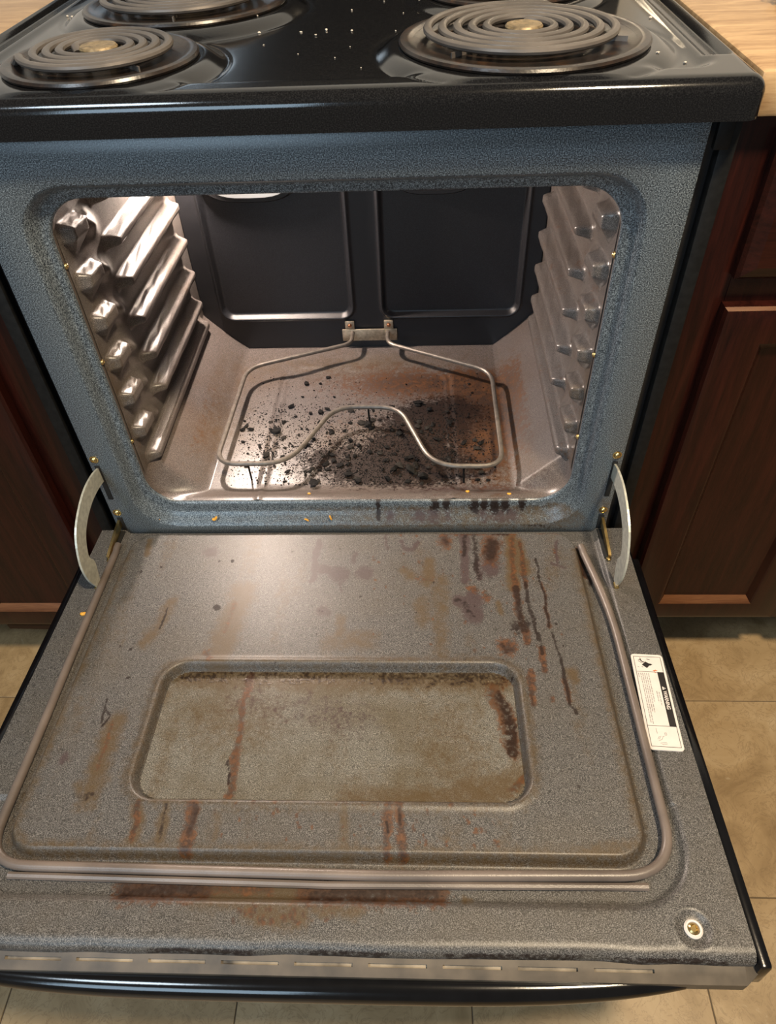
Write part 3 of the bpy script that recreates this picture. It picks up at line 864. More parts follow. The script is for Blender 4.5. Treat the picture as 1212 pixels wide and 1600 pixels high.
# --- oval lamp glass (left, lit) and oval blank cover (right)
def oval(cx, cz, hx, hz, y0, prof, name, mats, parent):
    V, F = [], []
    n = 40
    for sc, dy in prof:
        for j in range(n):
            a = 2 * math.pi * j / n
            ca, sa = math.cos(a), math.sin(a)
            e = 0.62
            V.append((cx + hx * sc * math.copysign(abs(ca) ** e, ca), y0 + dy, cz + hz * sc * math.copysign(abs(sa) ** e, sa)))
    for i in range(len(prof) - 1):
        for j in range(n):
            F.append((i * n + j, i * n + (j + 1) % n, (i + 1) * n + (j + 1) % n, (i + 1) * n + j))
    F.append(tuple((len(prof) - 1) * n + j for j in range(n)))
    return mesh_obj(name, V, F, mats, parent, True, None, 40)
oval(-0.171, 0.728, 0.082, 0.073, YB + 0.004, [(1.0, 0), (1.0, -0.008), (0.97, -0.011), (0.90, -0.011), (0.88, -0.006)], 'lamp_bezel', M['blackpaint'], liner)
oval(-0.171, 0.728, 0.074, 0.0665, YB, [(1.0, 0), (0.98, -0.006), (0.86, -0.011), (0.6, -0.014), (0.2, -0.015)], 'lamp_glass', M['lamp'], liner)
oval(0.112, 0.730, 0.072, 0.070, YB + 0.004, [(1.0, 0), (1.0, -0.007), (0.97, -0.010), (0.90, -0.010), (0.86, -0.006)], 'blank_cover', M['back'], liner)
ld = bpy.data.lights.new('oven_lamp_light', 'POINT')
ld.energy = OVEN_W
ld.color = (1.0, 0.82, 0.70)
ld.shadow_soft_size = 0.013
lo = bpy.data.objects.new('oven_lamp_light', ld)
COL.objects.link(lo)
lo.location = OVEN_P

# --- bake element
ez = 0.423
path = [(-0.029, 0.4190, 0.425), (-0.029, 0.385, 0.4235), (-0.200, 0.3165, ez), (-0.2075, 0.0760, ez), (-0.102, 0.0760, ez),
        (-0.0435, 0.2070, ez), (0.0560, 0.2050, ez), (0.1060, 0.0675, ez), (0.2050, 0.0665, ez), (0.2055, 0.297, ez),
        (0.0330, 0.384, 0.4235), (0.0330, 0.4190, 0.425)]
el = MB().tube(fillet(path, [0, 0.022, 0.03, 0.032, 0.04, 0.034, 0.034, 0.04, 0.032, 0.03, 0.022, 0], 8), 0.0036, 10).build('bake_element', M['element'], range_)
MB().box(-0.047, 0.0495, 0.4165, 0.419, 0.4085, 0.4315, bev=0.0011).build('terminal_plate', M['plate'], el)
for bx in (-0.033, 0.035):
    MB().box(bx - 0.008, bx + 0.008, 0.4170, 0.4215, 0.4305, 0.4470, bev=0.0006).build('bracket', M['plate'], el)
    dome_screw('screw', (bx, 0.4165, 0.4395), 0.0030, 'y', el, M['copper'])
for (sx_, sy_) in ((-0.160, 0.0760), (0.008, 0.206), (0.150, 0.0670)):
    MB().tube([(sx_, sy_, ez - 0.002), (sx_, sy_, 0.408), (sx_ + 0.001, sy_ - 0.002, 0.3925)], 0.0016, 6).build('support_leg', M['char'], el)

# --- cooktop: pressed sheet wrapped over a rounded rim
R0, ZT = 0.014, 0.926
BURN = [('fr', 0.187, 0.110, 0.118, 0.0990, 5.0, 0.934), ('fl', -0.212, 0.085, 0.092, 0.0755, 3.9, 0.934),
        ('bl', -0.183, 0.317, 0.118, 0.0990, 5.0, 0.934), ('br', 0.190, 0.345, 0.092, 0.0755, 3.9, 0.931)]
def axis(a, b_, step, wrap0, wrap1):
    inner = np.arange(a, b_ + 1e-9, step)
    arc = np.linspace(0, R0 * math.pi / 2, 9)[1:]
    tail = R0 * math.pi / 2 + np.array([0.009, 0.019])
    ext = np.concatenate([arc, tail])
    out = [inner]
    if wrap0: out.insert(0, a - ext[::-1])
    if wrap1: out.append(inner[-1] + ext)
    return np.concatenate(out)
ax_ = axis(-0.379 + R0, 0.379 - R0, 0.0027, True, True)
ay_ = axis(-0.020 + R0, 0.620, 0.0028, True, False)
A, Bv = np.meshgrid(ax_, ay_, indexing='ij')
ix0, ix1, iy0 = -0.379 + R0, ax_[-11], -0.020 + R0
bx_ = np.clip(A, ix0, ix1); by_ = np.maximum(Bv, iy0)
ox, oy = A - bx_, Bv - by_
e = np.hypot(ox, oy)
ne = np.maximum(e, 1e-9)
e = np.minimum(e, R0 * math.pi / 2 + 0.019)
out_ = np.where(e < R0 * math.pi / 2, R0 * np.sin(np.minimum(e / R0, math.pi / 2)), R0)
drop = np.where(e < R0 * math.pi / 2, R0 * (1 - np.cos(np.minimum(e / R0, math.pi / 2))), R0 + e - R0 * math.pi / 2)
Xc, Yc = bx_ + ox / ne * out_, by_ + oy / ne * out_
Zc = ZT - drop
inside = e < 1e-6
deck = ss(0.0, 0.020, -sdrr(Xc, Yc, -0.350, 0.350, 0.012, 0.9, 0.03))
H = -0.0055 * deck
for sx in (-1, 1):
    g = sdrr(Xc, Yc, 0.3425 if sx > 0 else -0.3705, 0.3705 if sx > 0 else -0.3425, 0.052, 0.9, 0.012)
    H -= 0.0075 * ss(0.002, -0.008, g)
for nm, cx, cy, pr, cr, tn, pz in BURN:
    r = np.hypot(Xc - cx, Yc - cy)
    rise = (pz - 0.0055) - ZT
    k = ss(pr + 0.026, pr + 0.004, r)
    H = H * (1 - k) + rise * k
    k2 = np.exp(-((r - pr - 0.024) / 0.004) ** 2)
    H -= 0.0012 * k2
Zc = np.where(inside, Zc + H, Zc)
Vc = np.stack([Xc, Yc, Zc], -1).reshape(-1, 3)
Qc = grid_faces(len(ax_), len(ay_))
cen = Vc[Qc].mean(1)
keep = np.ones(len(Qc), bool)
for nm, cx, cy, pr, cr, tn, pz in BURN:
    keep &= np.hypot(cen[:, 0] - cx, cen[:, 1] - cy) > pr - 0.016
cook = fast_mesh('cooktop', Vc, Qc[keep], M['cook'], range_)

# --- drip pans and coil burners
NAMES = {'fr': 'large front right', 'fl': 'small front left', 'bl': 'large back left', 'br': 'small back right'}
PLBL = {'fr': 'scorched drip pan under the large coil at the front right', 'fl': 'scorched drip pan under the small coil at the front left',
        'bl': 'scorched drip pan under the coil at the back left, cut by the top edge', 'br': 'drip pan at the back right, only its front rim in view'}
CLBL = {'fr': 'large coil burner with five rings at the front right', 'fl': 'small coil burner with a tan centre at the front left',
        'bl': 'large coil burner at the back left, cut by the top edge', 'br': 'small coil burner at the back right behind the large front one'}
for nm, cx, cy, pr, cr, tn, pz in BURN:
    p = empty('drip_pan', (cx, cy, pz - 0.006), PLBL[nm], 'drip pan', 'burner drip pans')
    MB().lathe([(pr - 0.001, -0.0050), (pr, -0.0030), (pr - 0.0015, -0.0008), (pr - 0.005, 0.0), (pr - 0.010, -0.0006), (pr - 0.0135, -0.003)],
               (cx, cy, pz), 72).build('rim', M['pan'], p)
    o = MB()
    prof = [(pr - 0.0133, -0.0028), (pr - 0.0165, -0.009), (pr - 0.019, -0.018), (pr - 0.027, -0.027), (0.045, -0.033), (0.022, -0.0345), (0.018, -0.037)]
    o.lathe(prof, (cx, cy, pz), 72)
    o.build('bowl', M['pan'], p)
    c = empty('coil_burner', (cx, cy, pz - 0.004), CLBL[nm], 'burner', 'coil burners')
    zc = pz + 0.0055
    r_in = 0.0245
    sp = []
    a0 = {'fr': 1.3, 'fl': 2.9, 'bl': 2.2, 'br': 0.6}[nm]
    N = int(tn * 40)
    for k in range(N + 1):
        t = k / N
        a = a0 - t * tn * 2 * math.pi
        r = r_in + (cr - 0.0045 - r_in) * t
        sp.append((cx + r * math.cos(a), cy + r * math.sin(a), zc))
    a1 = a0 - tn * 2 * math.pi
    for k in range(1, 7):
        a = a1 - 0.055 * k
        r = cr - 0.0045 + 0.0006 * k * k
        sp.append((cx + r * math.cos(a), cy + r * math.sin(a), zc - 0.0006 * k * k))
    sp.insert(0, (cx + (r_in - 0.004) * math.cos(a0 + 0.25), cy + (r_in - 0.004) * math.sin(a0 + 0.25), zc - 0.004))
    MB().tube(sp, 0.0043, 10, flat=0.82, up=(0, 0, 1)).build('coil', M['coil'], c)
    MB().lathe([(0.0175, -0.005), (0.0178, -0.0005), (0.0165, 0.0012), (0.010, 0.0020), (0.0045, 0.0012), (0.0001, 0.0016)], (cx, cy, zc + 0.001), 28).build('medallion', M['medallion'], c)
    for k in range(3):
        a = a0 + 0.5 + k * 2 * math.pi / 3
        ca, sa = math.cos(a), math.sin(a)
        T = lambda x_, y_, z_, ca=ca, sa=sa: (cx + x_ * ca - y_ * sa, cy + x_ * sa + y_ * ca, z_)
        MB().box(0.012, cr - 0.003, -0.0008, 0.0008, zc - 0.0115, zc - 0.0042, T=T).build('support_arm', M['coil'], c)

# ================================================================ THE OVEN DOOR (part of the range)
DT = 0.0756
CD, SD = math.cos(DT), math.sin(DT)
HZ = 0.369
def DP(x, s, n): return (x, -s * CD + n * SD, HZ + s * SD + n * CD)
def DPa(X, S, Nn): return np.stack([X, -S * CD + Nn * SD, HZ + S * SD + Nn * CD], -1)

# outer skin: shallow black tray around the liner
mb = MB()
mb.box(-0.3765, 0.3765, 0.060, 0.5375, -0.046, -0.016, 0, bev=0.006, T=DP)
mb.box(-0.3765, 0.3765, 0.012, 0.064, -0.046, -0.016, 0, bev=0.003, T=DP)
for sx in (-1, 1):
    xa0, xa1 = sorted((sx * 0.3670, sx * 0.3780))
    mb.box(xa0, xa1, 0.060, 0.5400, -0.040, -0.0028, 0, bev=0.003, T=DP)
door = mb.build('oven_door', M['black'], range_)

# inner panel
xs_ = np.linspace(-0.3665, 0.3665, 470)
es = np.linspace(0, 0.010 * math.pi / 2, 7)[1:]
sv = np.concatenate([np.arange(0.004, 0.5245, 0.00158), 0.5245 + np.concatenate([es, es[-1:] + np.array([0.004, 0.008])])])
Xd, Sd = np.meshgrid(xs_, sv, indexing='ij')
e = np.maximum(0, Sd - 0.5245)
rr = 0.010
Sw = np.where(e <= 0, Sd, 0.5245 + np.where(e < rr * math.pi / 2, rr * np.sin(np.minimum(e / rr, math.pi / 2)), rr))
Nw = -np.where(e < rr * math.pi / 2, rr * (1 - np.cos(np.minimum(e / rr, math.pi / 2))), rr + e - rr * math.pi / 2)
wav = (vnoise(Xd, Xd * 0, 14, 77, 2) - 0.5)
Sw = Sw + np.where(e > 0, wav * 0.004, wav * 0.004 * ss(0.515, 0.5245, Sd))
H = np.zeros_like(Xd)
dm = sdrr(Xd, Sd, -0.352, 0.336, -0.3, 0.4985, 0.062)
H -= 0.0065 * ss(0.0, 0.010, -dm) * (1 - ss(0.325, 0.333, np.abs(Xd)) * (Sd < 0.40))
dp = sdrr(Xd, Sd, -0.3175, 0.3005, 0.014, 0.4600, 0.034)
H += 0.0130 * ss(0.0, 0.0075, -dp) * (H * 0 + 1)
H = np.where(dp < 0, np.minimum(H, 0.0075), H)
dw = sdrr(Xd, Sd, -0.2080, 0.1960, 0.2395, 0.4040, 0.028)
H += 0.0016 * np.exp(-((dw - 0.004) / 0.004) ** 2)
H -= 0.0125 * ss(0.001, -0.0045, dw)
scx, scs = 0.3200, 0.5110
rs = np.hypot(Xd - scx, Sd - scs)
H += -0.0035 * ss(0.0165, 0.008, rs) + 0.0006 * np.exp(-((rs - 0.0165) / 0.002) ** 2)
H += 0.0010 * (vnoise(Xd, Sd, 9, 60, 2) - 0.5)
Nw = Nw + np.where(e > 0, 0, H)
# clearance notches for the hinges
st = stroke_field(Xd, Sd, DOOR_STAINS)
spk = RNG.random((240, 3))
dots = []
for a, b_, c_ in spk[:90]: dots.append(('k', 0.0006 + 0.0012 * c_ ** 3, 0.75, [(-0.30 + 0.6 * a, 0.03 + 0.41 * b_), (-0.2995 + 0.6 * a, 0.0305 + 0.41 * b_)]))
for a, b_, c_ in spk[90:150]: dots.append(('r', 0.0008 + 0.0014 * c_ ** 2, 0.8, [(0.02 + 0.25 * a, 0.02 + 0.22 * b_), (0.0205 + 0.25 * a, 0.0212 + 0.22 * b_)]))
for a, b_, c_ in spk[150:200]: dots.append(('r', 0.0008 + 0.0012 * c_ ** 2, 0.8, [(-0.12 + 0.28 * a, 0.405 + 0.04 * b_), (-0.1195 + 0.28 * a, 0.407 + 0.04 * b_)]))
for a, b_, c_ in spk[200:240]: dots.append(('r', 0.0008 + 0.0016 * c_ ** 2, 0.8, [(-0.08 + 0.09 * a, 0.495 + 0.018 * b_), (-0.0795 + 0.09 * a, 0.497 + 0.018 * b_)]))
st = np.maximum(st, stroke_field(Xd, Sd, dots))
edge = np.exp(-((dp + 0.006) / 0.010) ** 2) * (Sd > 0.05)
st[..., 3] = np.maximum(st[..., 3], 0.55 * edge)
st[..., 3] = np.maximum(st[..., 3], 0.5 * np.exp(-((dw - 0.004) / 0.010) ** 2))
st[..., 3] = np.maximum(st[..., 3], 0.35 * ss(0.55, 0.8, vnoise(Xd * 2.2, Sd * 0.7, 16, 71, 3)) * (dp < 0))
st[..., 1] = np.maximum(st[..., 1], 0.62 * (Sd > 0.5245 + 0.008) * ss(0.35, 0.6, vnoise(Xd, Xd * 0, 25, 81, 2)))
inner = fast_mesh('inner_panel', DPa(Xd, Sw, Nw).reshape(-1, 3), grid_faces(470, len(sv), flip=True), M['door'], door, st.reshape(-1, 4))

# glass pane lying in the pressed window
xp = np.linspace(-0.2030, 0.1910, 230); sp_ = np.linspace(0.2445, 0.3990, 110)
Xp, Sp = np.meshgrid(xp, sp_, indexing='ij')
st = stroke_field(Xp, Sp, PANE_STAINS_SHADE)
st[..., 3] = np.maximum(st[..., 3], 0.45 * ss(0.35, 0.75, vnoise(Xp * 2.0, Sp * 0.6, 14, 33, 3)))
Vp = DPa(Xp, Sp, np.full_like(Xp, -0.0038)).reshape(-1, 3)
Qp = grid_faces(230, 110, flip=True)
cx_, cs_ = Xp.ravel()[Qp].mean(1), Sp.ravel()[Qp].mean(1)
keep = sdrr(cx_, cs_, -0.2030, 0.1910, 0.2445, 0.3990, 0.024) < 0
fast_mesh('window_pane', Vp, Qp[keep], M['pane'], door, st.reshape(-1, 4))

# gasket cord
gp = [(-0.3320, 0.037), (-0.3300, 0.200), (-0.3275, 0.330), (-0.3260, 0.4680), (0.052, 0.4725), (0.3180, 0.4685), (0.3195, 0.300), (0.3205, 0.180), (0.3150, 0.120), (0.3030, 0.043)]
gp = densify(fillet([(a, b_, 0) for a, b_ in gp], [0, .03, .03, .042, .03, .050, .03, .03, .03, 0], 9), 0.004)
gpts = [DP(p.x, p.y, 0.0015 + (0.0018 if i < 3 or i > len(gp) - 4 else 0)) for i, p in enumerate(gp)]
MB().tube(gpts, 0.0048, 12, up=DP(0, 0, 1000)).build('gasket', M['gasket'], door)
gp2 = densify([(-0.300, 0.4755, 0), (0.0, 0.4795, 0), (0.290, 0.4765, 0)], 0.004)
MB().tube([DP(p.x, p.y, -0.0030) for p in gp2], 0.0034, 8, up=DP(0, 0, 1000)).build('gasket_fold', M['gasket'], door)

# slotted vent strip along the top edge of the door
mb = MB()
cols = [-0.3660]
a = -0.2164 - 0.0641 * 2
while a < 0.32:
    cols += [a, a + 0.0505]; a += 0.0641
cols = [c_ for c_ in cols if c_ < 0.30] + [0.3590]
rows = [(0.5325, -0.0125), (0.5385, -0.0150), (0.5410, -0.0162), (0.5478, -0.0200)]
V, F = [], []
for cxx in cols:
    for s_, n_ in rows: V.append(DP(cxx, s_, n_))
for i in range(len(cols) - 1):
    slot = (i % 2 == 1) and cols[i] > -0.36 and i < len(cols) - 2
    for j in range(3):
        if slot and j == 1: continue
        F.append((i * 4 + j, (i + 1) * 4 + j, (i + 1) * 4 + j + 1, i * 4 + j + 1))
mb.add(V, F, 0)
mb.add([DP(-0.366, 0.5478, -0.0200), DP(0.359, 0.5478, -0.0200), DP(0.359, 0.5470, -0.034), DP(-0.366, 0.5470, -0.034)], [(0, 1, 2, 3)], 0)
mb.add([DP(0.359, 0.5325, -0.0125), DP(0.3735, 0.5325, -0.0125), DP(0.3690, 0.5400, -0.0170), DP(0.359, 0.5478, -0.0200)], [(0, 1, 2, 3)], 0)
mb.add([DP(-0.36, 0.5360, -0.0175), DP(0.355, 0.5360, -0.0175), DP(0.355, 0.5450, -0.0225), DP(-0.36, 0.5450, -0.0225)], [(0, 1, 2, 3)], 1)
mb.build('vent_strip', [M['strip'], M['foil']], door, smooth=False)

# bowed handle under the top edge
hp, hr = [], []
for k in range(41):
    t = k / 40
    xh = -0.345 + 0.655 * t
    bow = 1 - (2 * t - 1) ** 4
    hp.append(DP(xh, 0.5405 + 0.0095 * bow, -0.032 - 0.006 * bow)); hr.append(0.0075 + 0.0055 * bow)
MB().tube(hp, hr, 16, up=DP(0, 0, 1000)).build('handle', M['black'], door)
for hx in (-0.31, 0.27):
    MB().tube([DP(hx, 0.548, -0.034), DP(hx, 0.530, -0.036)], 0.010, 12).build('handle_mount', M['black'], door)

# corner screw in its dish
def door_lathe(name, prof, x, s, n, mat, k=24):
    T = lambda a, b_, c_: DP(x + a, s + b_, n + c_)
    return MB().lathe(prof, (0, 0, 0), k, T=T).build(name, mat, door)
door_lathe('screw_washer', [(0.0078, -0.001), (0.0080, 0.0008), (0.0066, 0.0022), (0.0054, 0.0020), (0.0050, 0.0004), (0.0050, -0.001)], scx, scs, -0.0022, M['lwhite'])
door_lathe('screw', [(0.0047, -0.001), (0.0046, 0.0010), (0.0030, 0.0022), (0.0024, 0.0008), (0.0001, 0.0008)], scx, scs, -0.0018, M['brass'])

# hinge arms, tongues and tabs
def strap(name, outer, inn, x, th, mat, parent):
    V, F = [], []
    for (y0, z0), (y1, z1) in zip(outer, inn):
        V += [(x - th, y0, z0), (x + th, y0, z0), (x + th, y1, z1), (x - th, y1, z1)]
    n = len(outer)
    for i in range(n - 1):
        for j in range(4):
            F.append((i * 4 + j, i * 4 + (j + 1) % 4, i * 4 + 4 + (j + 1) % 4, i * 4 + 4 + j))
    F += [(3, 2, 1, 0), (n * 4 - 4, n * 4 - 3, n * 4 - 2, n * 4 - 1)]
    return mesh_obj(name, V, F, mat, parent, False)
def smooth_curve(P, n=30):
    P = np.array(P); t = np.arange(len(P)); tt = np.linspace(0, len(P) - 1, n)
    out = []
    for u in tt:
        i = int(min(max(math.floor(u), 0), len(P) - 2)); f = u - i
        p0, p1, p2, p3 = P[max(i - 1, 0)], P[i], P[i + 1], P[min(i + 2, len(P) - 1)]
        out.append(tuple(0.5 * ((2 * p1) + (-p0 + p2) * f + (2 * p0 - 5 * p1 + 4 * p2 - p3) * f * f + (-p0 + 3 * p1 - 3 * p2 + p3) * f ** 3)))
    return out
for sx in (-1, 1):
    xa = sx * 0.3360
    outer = smooth_curve([(0.010, 0.482), (-0.022, 0.492), (-0.060, 0.4915), (-0.102, 0.4735), (-0.123, 0.440), (-0.1250, 0.408), (-0.1150, 0.3795)])
    inn = smooth_curve([(0.016, 0.458), (-0.022, 0.467), (-0.056, 0.466), (-0.086, 0.453), (-0.1020, 0.428), (-0.0960, 0.409), (-0.1040, 0.3795)])
    strap('hinge_arm', outer, inn, xa, 0.0013, M['steel'], door)
    strap('hinge_tongue', [(0.006, 0.388), (-0.020, 0.386), (-0.062, 0.3795)], [(0.006, 0.376), (-0.020, 0.374), (-0.062, 0.3735)], xa + sx * 0.002, 0.0018, M['brass'], door)
    T = lambda a, b_, c_: DP(a, b_, c_)
    MB().box(xa - 0.0045, xa + 0.0045, 0.006, 0.064, -0.0015, 0.0012, T=T, bev=0.0008).build('hinge_notch', M['hole'], door)
    MB().box(xa - 0.0030, xa + 0.0030, 0.108, 0.118, 0.0, 0.0030, T=T, bev=0.0010).build('hinge_tab', M['brass'], door)
    door_lathe('hinge_rivet', [(0.0032, 0.0), (0.0030, 0.0022), (0.0015, 0.0030), (0.0001, 0.0031)], xa, 0.066, 0.001, M['brass'], 14)

# warning label: one printed sticker
PHI = math.radians(3.4)
def LB(a, l, n): return DP(0.3300 + a * math.cos(PHI) - l * math.sin(PHI), 0.2205 + a * math.sin(PHI) + l * math.cos(PHI), n)
mb = MB()
def rrect(a0, a1, l0, l1, r, n):
    P = []
    for ca, cl, t0 in ((a1 - r, l1 - r, 0), (a0 + r, l1 - r, 1), (a0 + r, l0 + r, 2), (a1 - r, l0 + r, 3)):
        for k in range(6):
            t = (t0 + k / 5) * math.pi / 2
            P.append(LB(ca + r * math.cos(t), cl + r * math.sin(t), n))
    return P
LW, LLn = 0.0355, 0.1225
top = rrect(0, LW, 0, LLn, 0.004, 0.0016); bot = rrect(0, LW, 0, LLn, 0.004, 0.0003)
mb.add(top + bot, [tuple(reversed(range(24)))] + [(i, (i + 1) % 24, 24 + (i + 1) % 24, 24 + i) for i in range(24)], 0)
N1, N2 = 0.00175, 0.0019
def lrect(a0, a1, l0, l1, mi, n=N1): mb.add([LB(a0, l0, n), LB(a1, l0, n), LB(a1, l1, n), LB(a0, l1, n)], [(3, 2, 1, 0)], mi)
def lline(p, q, wd, mi, n=N1):
    d = Vector((q[0] - p[0], q[1] - p[1])); d.normalize(); o = Vector((-d.y, d.x)) * wd / 2
    mb.add([LB(p[0] + o.x, p[1] + o.y, n), LB(q[0] + o.x, q[1] + o.y, n), LB(q[0] - o.x, q[1] - o.y, n), LB(p[0] - o.x, p[1] - o.y, n)], [(0, 1, 2, 3)], mi)
a0, a1, l0, l1 = 0.0028, 0.0328, 0.0035, 0.1185
for p, q in (((a0, l0), (a1, l0)), ((a1, l0), (a1, l1)), ((a1, l1), (a0, l1)), ((a0, l1), (a0, l0)), ((a0, 0.0245), (a1, 0.0245)), ((a0, 0.094), (a1, 0.094))):
    lline(p, q, 0.0005, 1)
lrect(0.0258, 0.0328, 0.0245, 0.0940, 1)
rg = random.Random(4)
for a, ls, le in ((0.0048, 0.0265, 0.0330), (0.0073, 0.0265, 0.0905), (0.0094, 0.0265, 0.0925), (0.0115, 0.0265, 0.0770), (0.0136, 0.0265, 0.0775), (0.0158, 0.0265, 0.0640), (0.0205, 0.050, 0.064), (0.0228, 0.051, 0.069)):
    l = ls
    while l < le:
        wl = rg.uniform(0.0018, 0.0055)
        lrect(a - 0.00042, a + 0.00042, l, min(le, l + wl), 2); l += wl + 0.0009
# tip-over pictogram: tilted black range, falling figure strokes
pts = [(0.0105, 0.0150), (0.0150, 0.0105), (0.0205, 0.0138), (0.0155, 0.0195)]
mb.add([LB(p[0], p[1], N1) for p in pts], [(0, 1, 2, 3)], 1)
mb.add([LB(p[0], p[1], N1) for p in [(0.0195, 0.0128), (0.0225, 0.0140), (0.0190, 0.0162)]], [(0, 1, 2)], 1)
for p, q, wd in (((0.0128, 0.0118), (0.0090, 0.0075), 0.0012), ((0.0095, 0.0080), (0.0075, 0.0078), 0.0006), ((0.0105, 0.0082), (0.0098, 0.0052), 0.0007), ((0.0118, 0.0110), (0.0140, 0.0108), 0.0008),
                 ((0.0110, 0.0125), (0.0072, 0.0095), 0.0006), ((0.0100, 0.0175), (0.0115, 0.0185), 0.0006), ((0.017, 0.0068), (0.0205, 0.0073), 0.0007), ((0.0055, 0.0175), (0.0070, 0.0185), 0.0004)):
    lline(p, q, wd, 1)
for p, q in (((0.0215, 0.0225), (0.0262, 0.0222)), ((0.0225, 0.0238), (0.0245, 0.0212)), ((0.0232, 0.0245), (0.0240, 0.0255))): lline(p, q, 0.0009, 3)
# bracket sketch at the far end
for p, q in (((0.0110, 0.097), (0.0112, 0.1035)), ((0.0128, 0.1065), (0.0105, 0.110)), ((0.0120, 0.1100), (0.0145, 0.1060)), ((0.0110, 0.1120), (0.0150, 0.1100)), ((0.0150, 0.1100), (0.0165, 0.1065)), ((0.0165, 0.1065), (0.0180, 0.1060)),
             ((0.0190, 0.1020), (0.0190, 0.1050)), ((0.0190, 0.1050), (0.0205, 0.1050)), ((0.0205, 0.1050), (0.0208, 0.1020)), ((0.0208, 0.1020), (0.0190, 0.1020)), ((0.0125, 0.1145), (0.0190, 0.1135)), ((0.0140, 0.1160), (0.0195, 0.1150))):
    lline(p, q, 0.0005, 2)
# white triangle and the word on the black band
mb.add([LB(0.0312, 0.0460, N2), LB(0.0274, 0.0437, N2), LB(0.0274, 0.0483, N2)], [(0, 1, 2)], 0)
lline((0.0302, 0.0460), (0.0288, 0.0460), 0.0007, 1, 0.0020); lline((0.0284, 0.0460), (0.0280, 0.0460), 0.0007, 1, 0.0020)
cu = bpy.data.curves.new('tmp_text', 'FONT')
cu.body = 'WARNING'
cu.size = 0.0056
cu.space_character = 0.96
cu.offset = 0.00012
tmp = bpy.data.objects.new('tmp_text', cu)
COL.objects.link(tmp)
bpy.context.view_layer.update()
tm = bpy.data.meshes.new_from_object(tmp.evaluated_get(bpy.context.evaluated_depsgraph_get()))
tv = [q.co.copy() for q in tm.vertices]
mxx = max(q.x for q in tv)
mb.add([LB(0.0274 + q.y, 0.0495 + q.x * (0.0235 / mxx), N2) for q in tv], [tuple(reversed(pg.vertices)) for pg in tm.polygons], 0)
bpy.data.objects.remove(tmp, do_unlink=True); bpy.data.meshes.remove(tm); bpy.data.curves.remove(cu)
lab = mb.build('warning_label', [M['lwhite'], M['lblack'], M['lgrey'], M['lred']], door, smooth=False)
lab['label'] = 'white warning sticker with black band and pictograms'

# ================================================================ LOOSE BITS
def blob_mesh(name, r, flat, mat, seed, jag=0.45, sub=1):
    bm = bmesh.new()
    bmesh.ops.create_icosphere(bm, subdivisions=sub, radius=r)
    rg_ = random.Random(seed)
    sxx, syy = rg_.uniform(0.7, 1.5), rg_.uniform(0.6, 1.1)
    for q in bm.verts:
        k = 1 + rg_.uniform(-jag, jag)
        q.co = Vector((q.co.x * k * sxx, q.co.y * k * syy, q.co.z * flat * (1 + rg_.uniform(-jag, jag))))
    z0 = min(q.co.z for q in bm.verts)
    for q in bm.verts: q.co.z -= z0
    me = bpy.data.meshes.new(name)
    bm.to_mesh(me); bm.free()
    me.materials.append(mat)
    return me
def oven_floor_z(x, y):
    t = min(1, max(0, (y - 0.024) / 0.032)); t = t * t * (3 - 2 * t)
    return 0.4045 + (0.393 - 0.4045) * t - (0.0035 if (-0.13 < x < 0.124 and 0.065 < y < 0.342) else 0)
flakes = [blob_mesh('charred_flake', 0.0042, 0.45, M['char'] if k % 4 else M['ash'], 100 + k, 0.5) for k in range(9)]
rg = random.Random(21)
def pick():
    while True:
        x, y = rg.uniform(-0.195, 0.20), rg.uniform(0.062, 0.335)
        p = 0.9 * math.exp(-((x - 0.03) / 0.11) ** 2 - ((y - 0.12) / 0.055) ** 2) + 0.35 * math.exp(-((x + 0.07) / 0.12) ** 2 - ((y - 0.15) / 0.09) ** 2) + 0.40 * math.exp(-((x - 0.12) / 0.07) ** 2 - ((y - 0.2) / 0.07) ** 2) + 0.12
        if y > 0.26: p *= 0.25
        if rg.random() < p: return x, y
big = [(0.073, 0.092, 2.6), (0.050, 0.095, 2.0), (0.092, 0.078, 2.4), (0.008, 0.202, 1.9), (-0.003, 0.206, 1.5), (0.085, 0.255, 1.4), (-0.135, 0.185, 1.6), (-0.14, 0.19, 1.2), (0.058, 0.105, 1.9), (0.080, 0.105, 1.5), (0.04, 0.075, 1.6)]
for k in range(280):
    if k < len(big): x, y, s = big[k]
    else:
        x, y = pick(); s = 0.35 + 0.95 * rg.random() ** 1.6
    o = bpy.data.objects.new('charred_flake', flakes[k % len(flakes)])
    COL.objects.link(o)
    o.location = (x, y, oven_floor_z(x, y) - 0.0001)
    o.rotation_euler = (0, 0, rg.uniform(0, 6.28))
    o.scale = (s, s, s * rg.uniform(0.7, 1.2))
    tag(o, {0: 'largest charred lump, at the front middle of the oven floor', 3: 'charred clump under the middle bend of the heating element', 5: 'lone charred chip near the back of the oven floor'}.get(k, 'small charred black flake lying on the oven floor'), 'crumb', 'charred flakes on the oven floor')
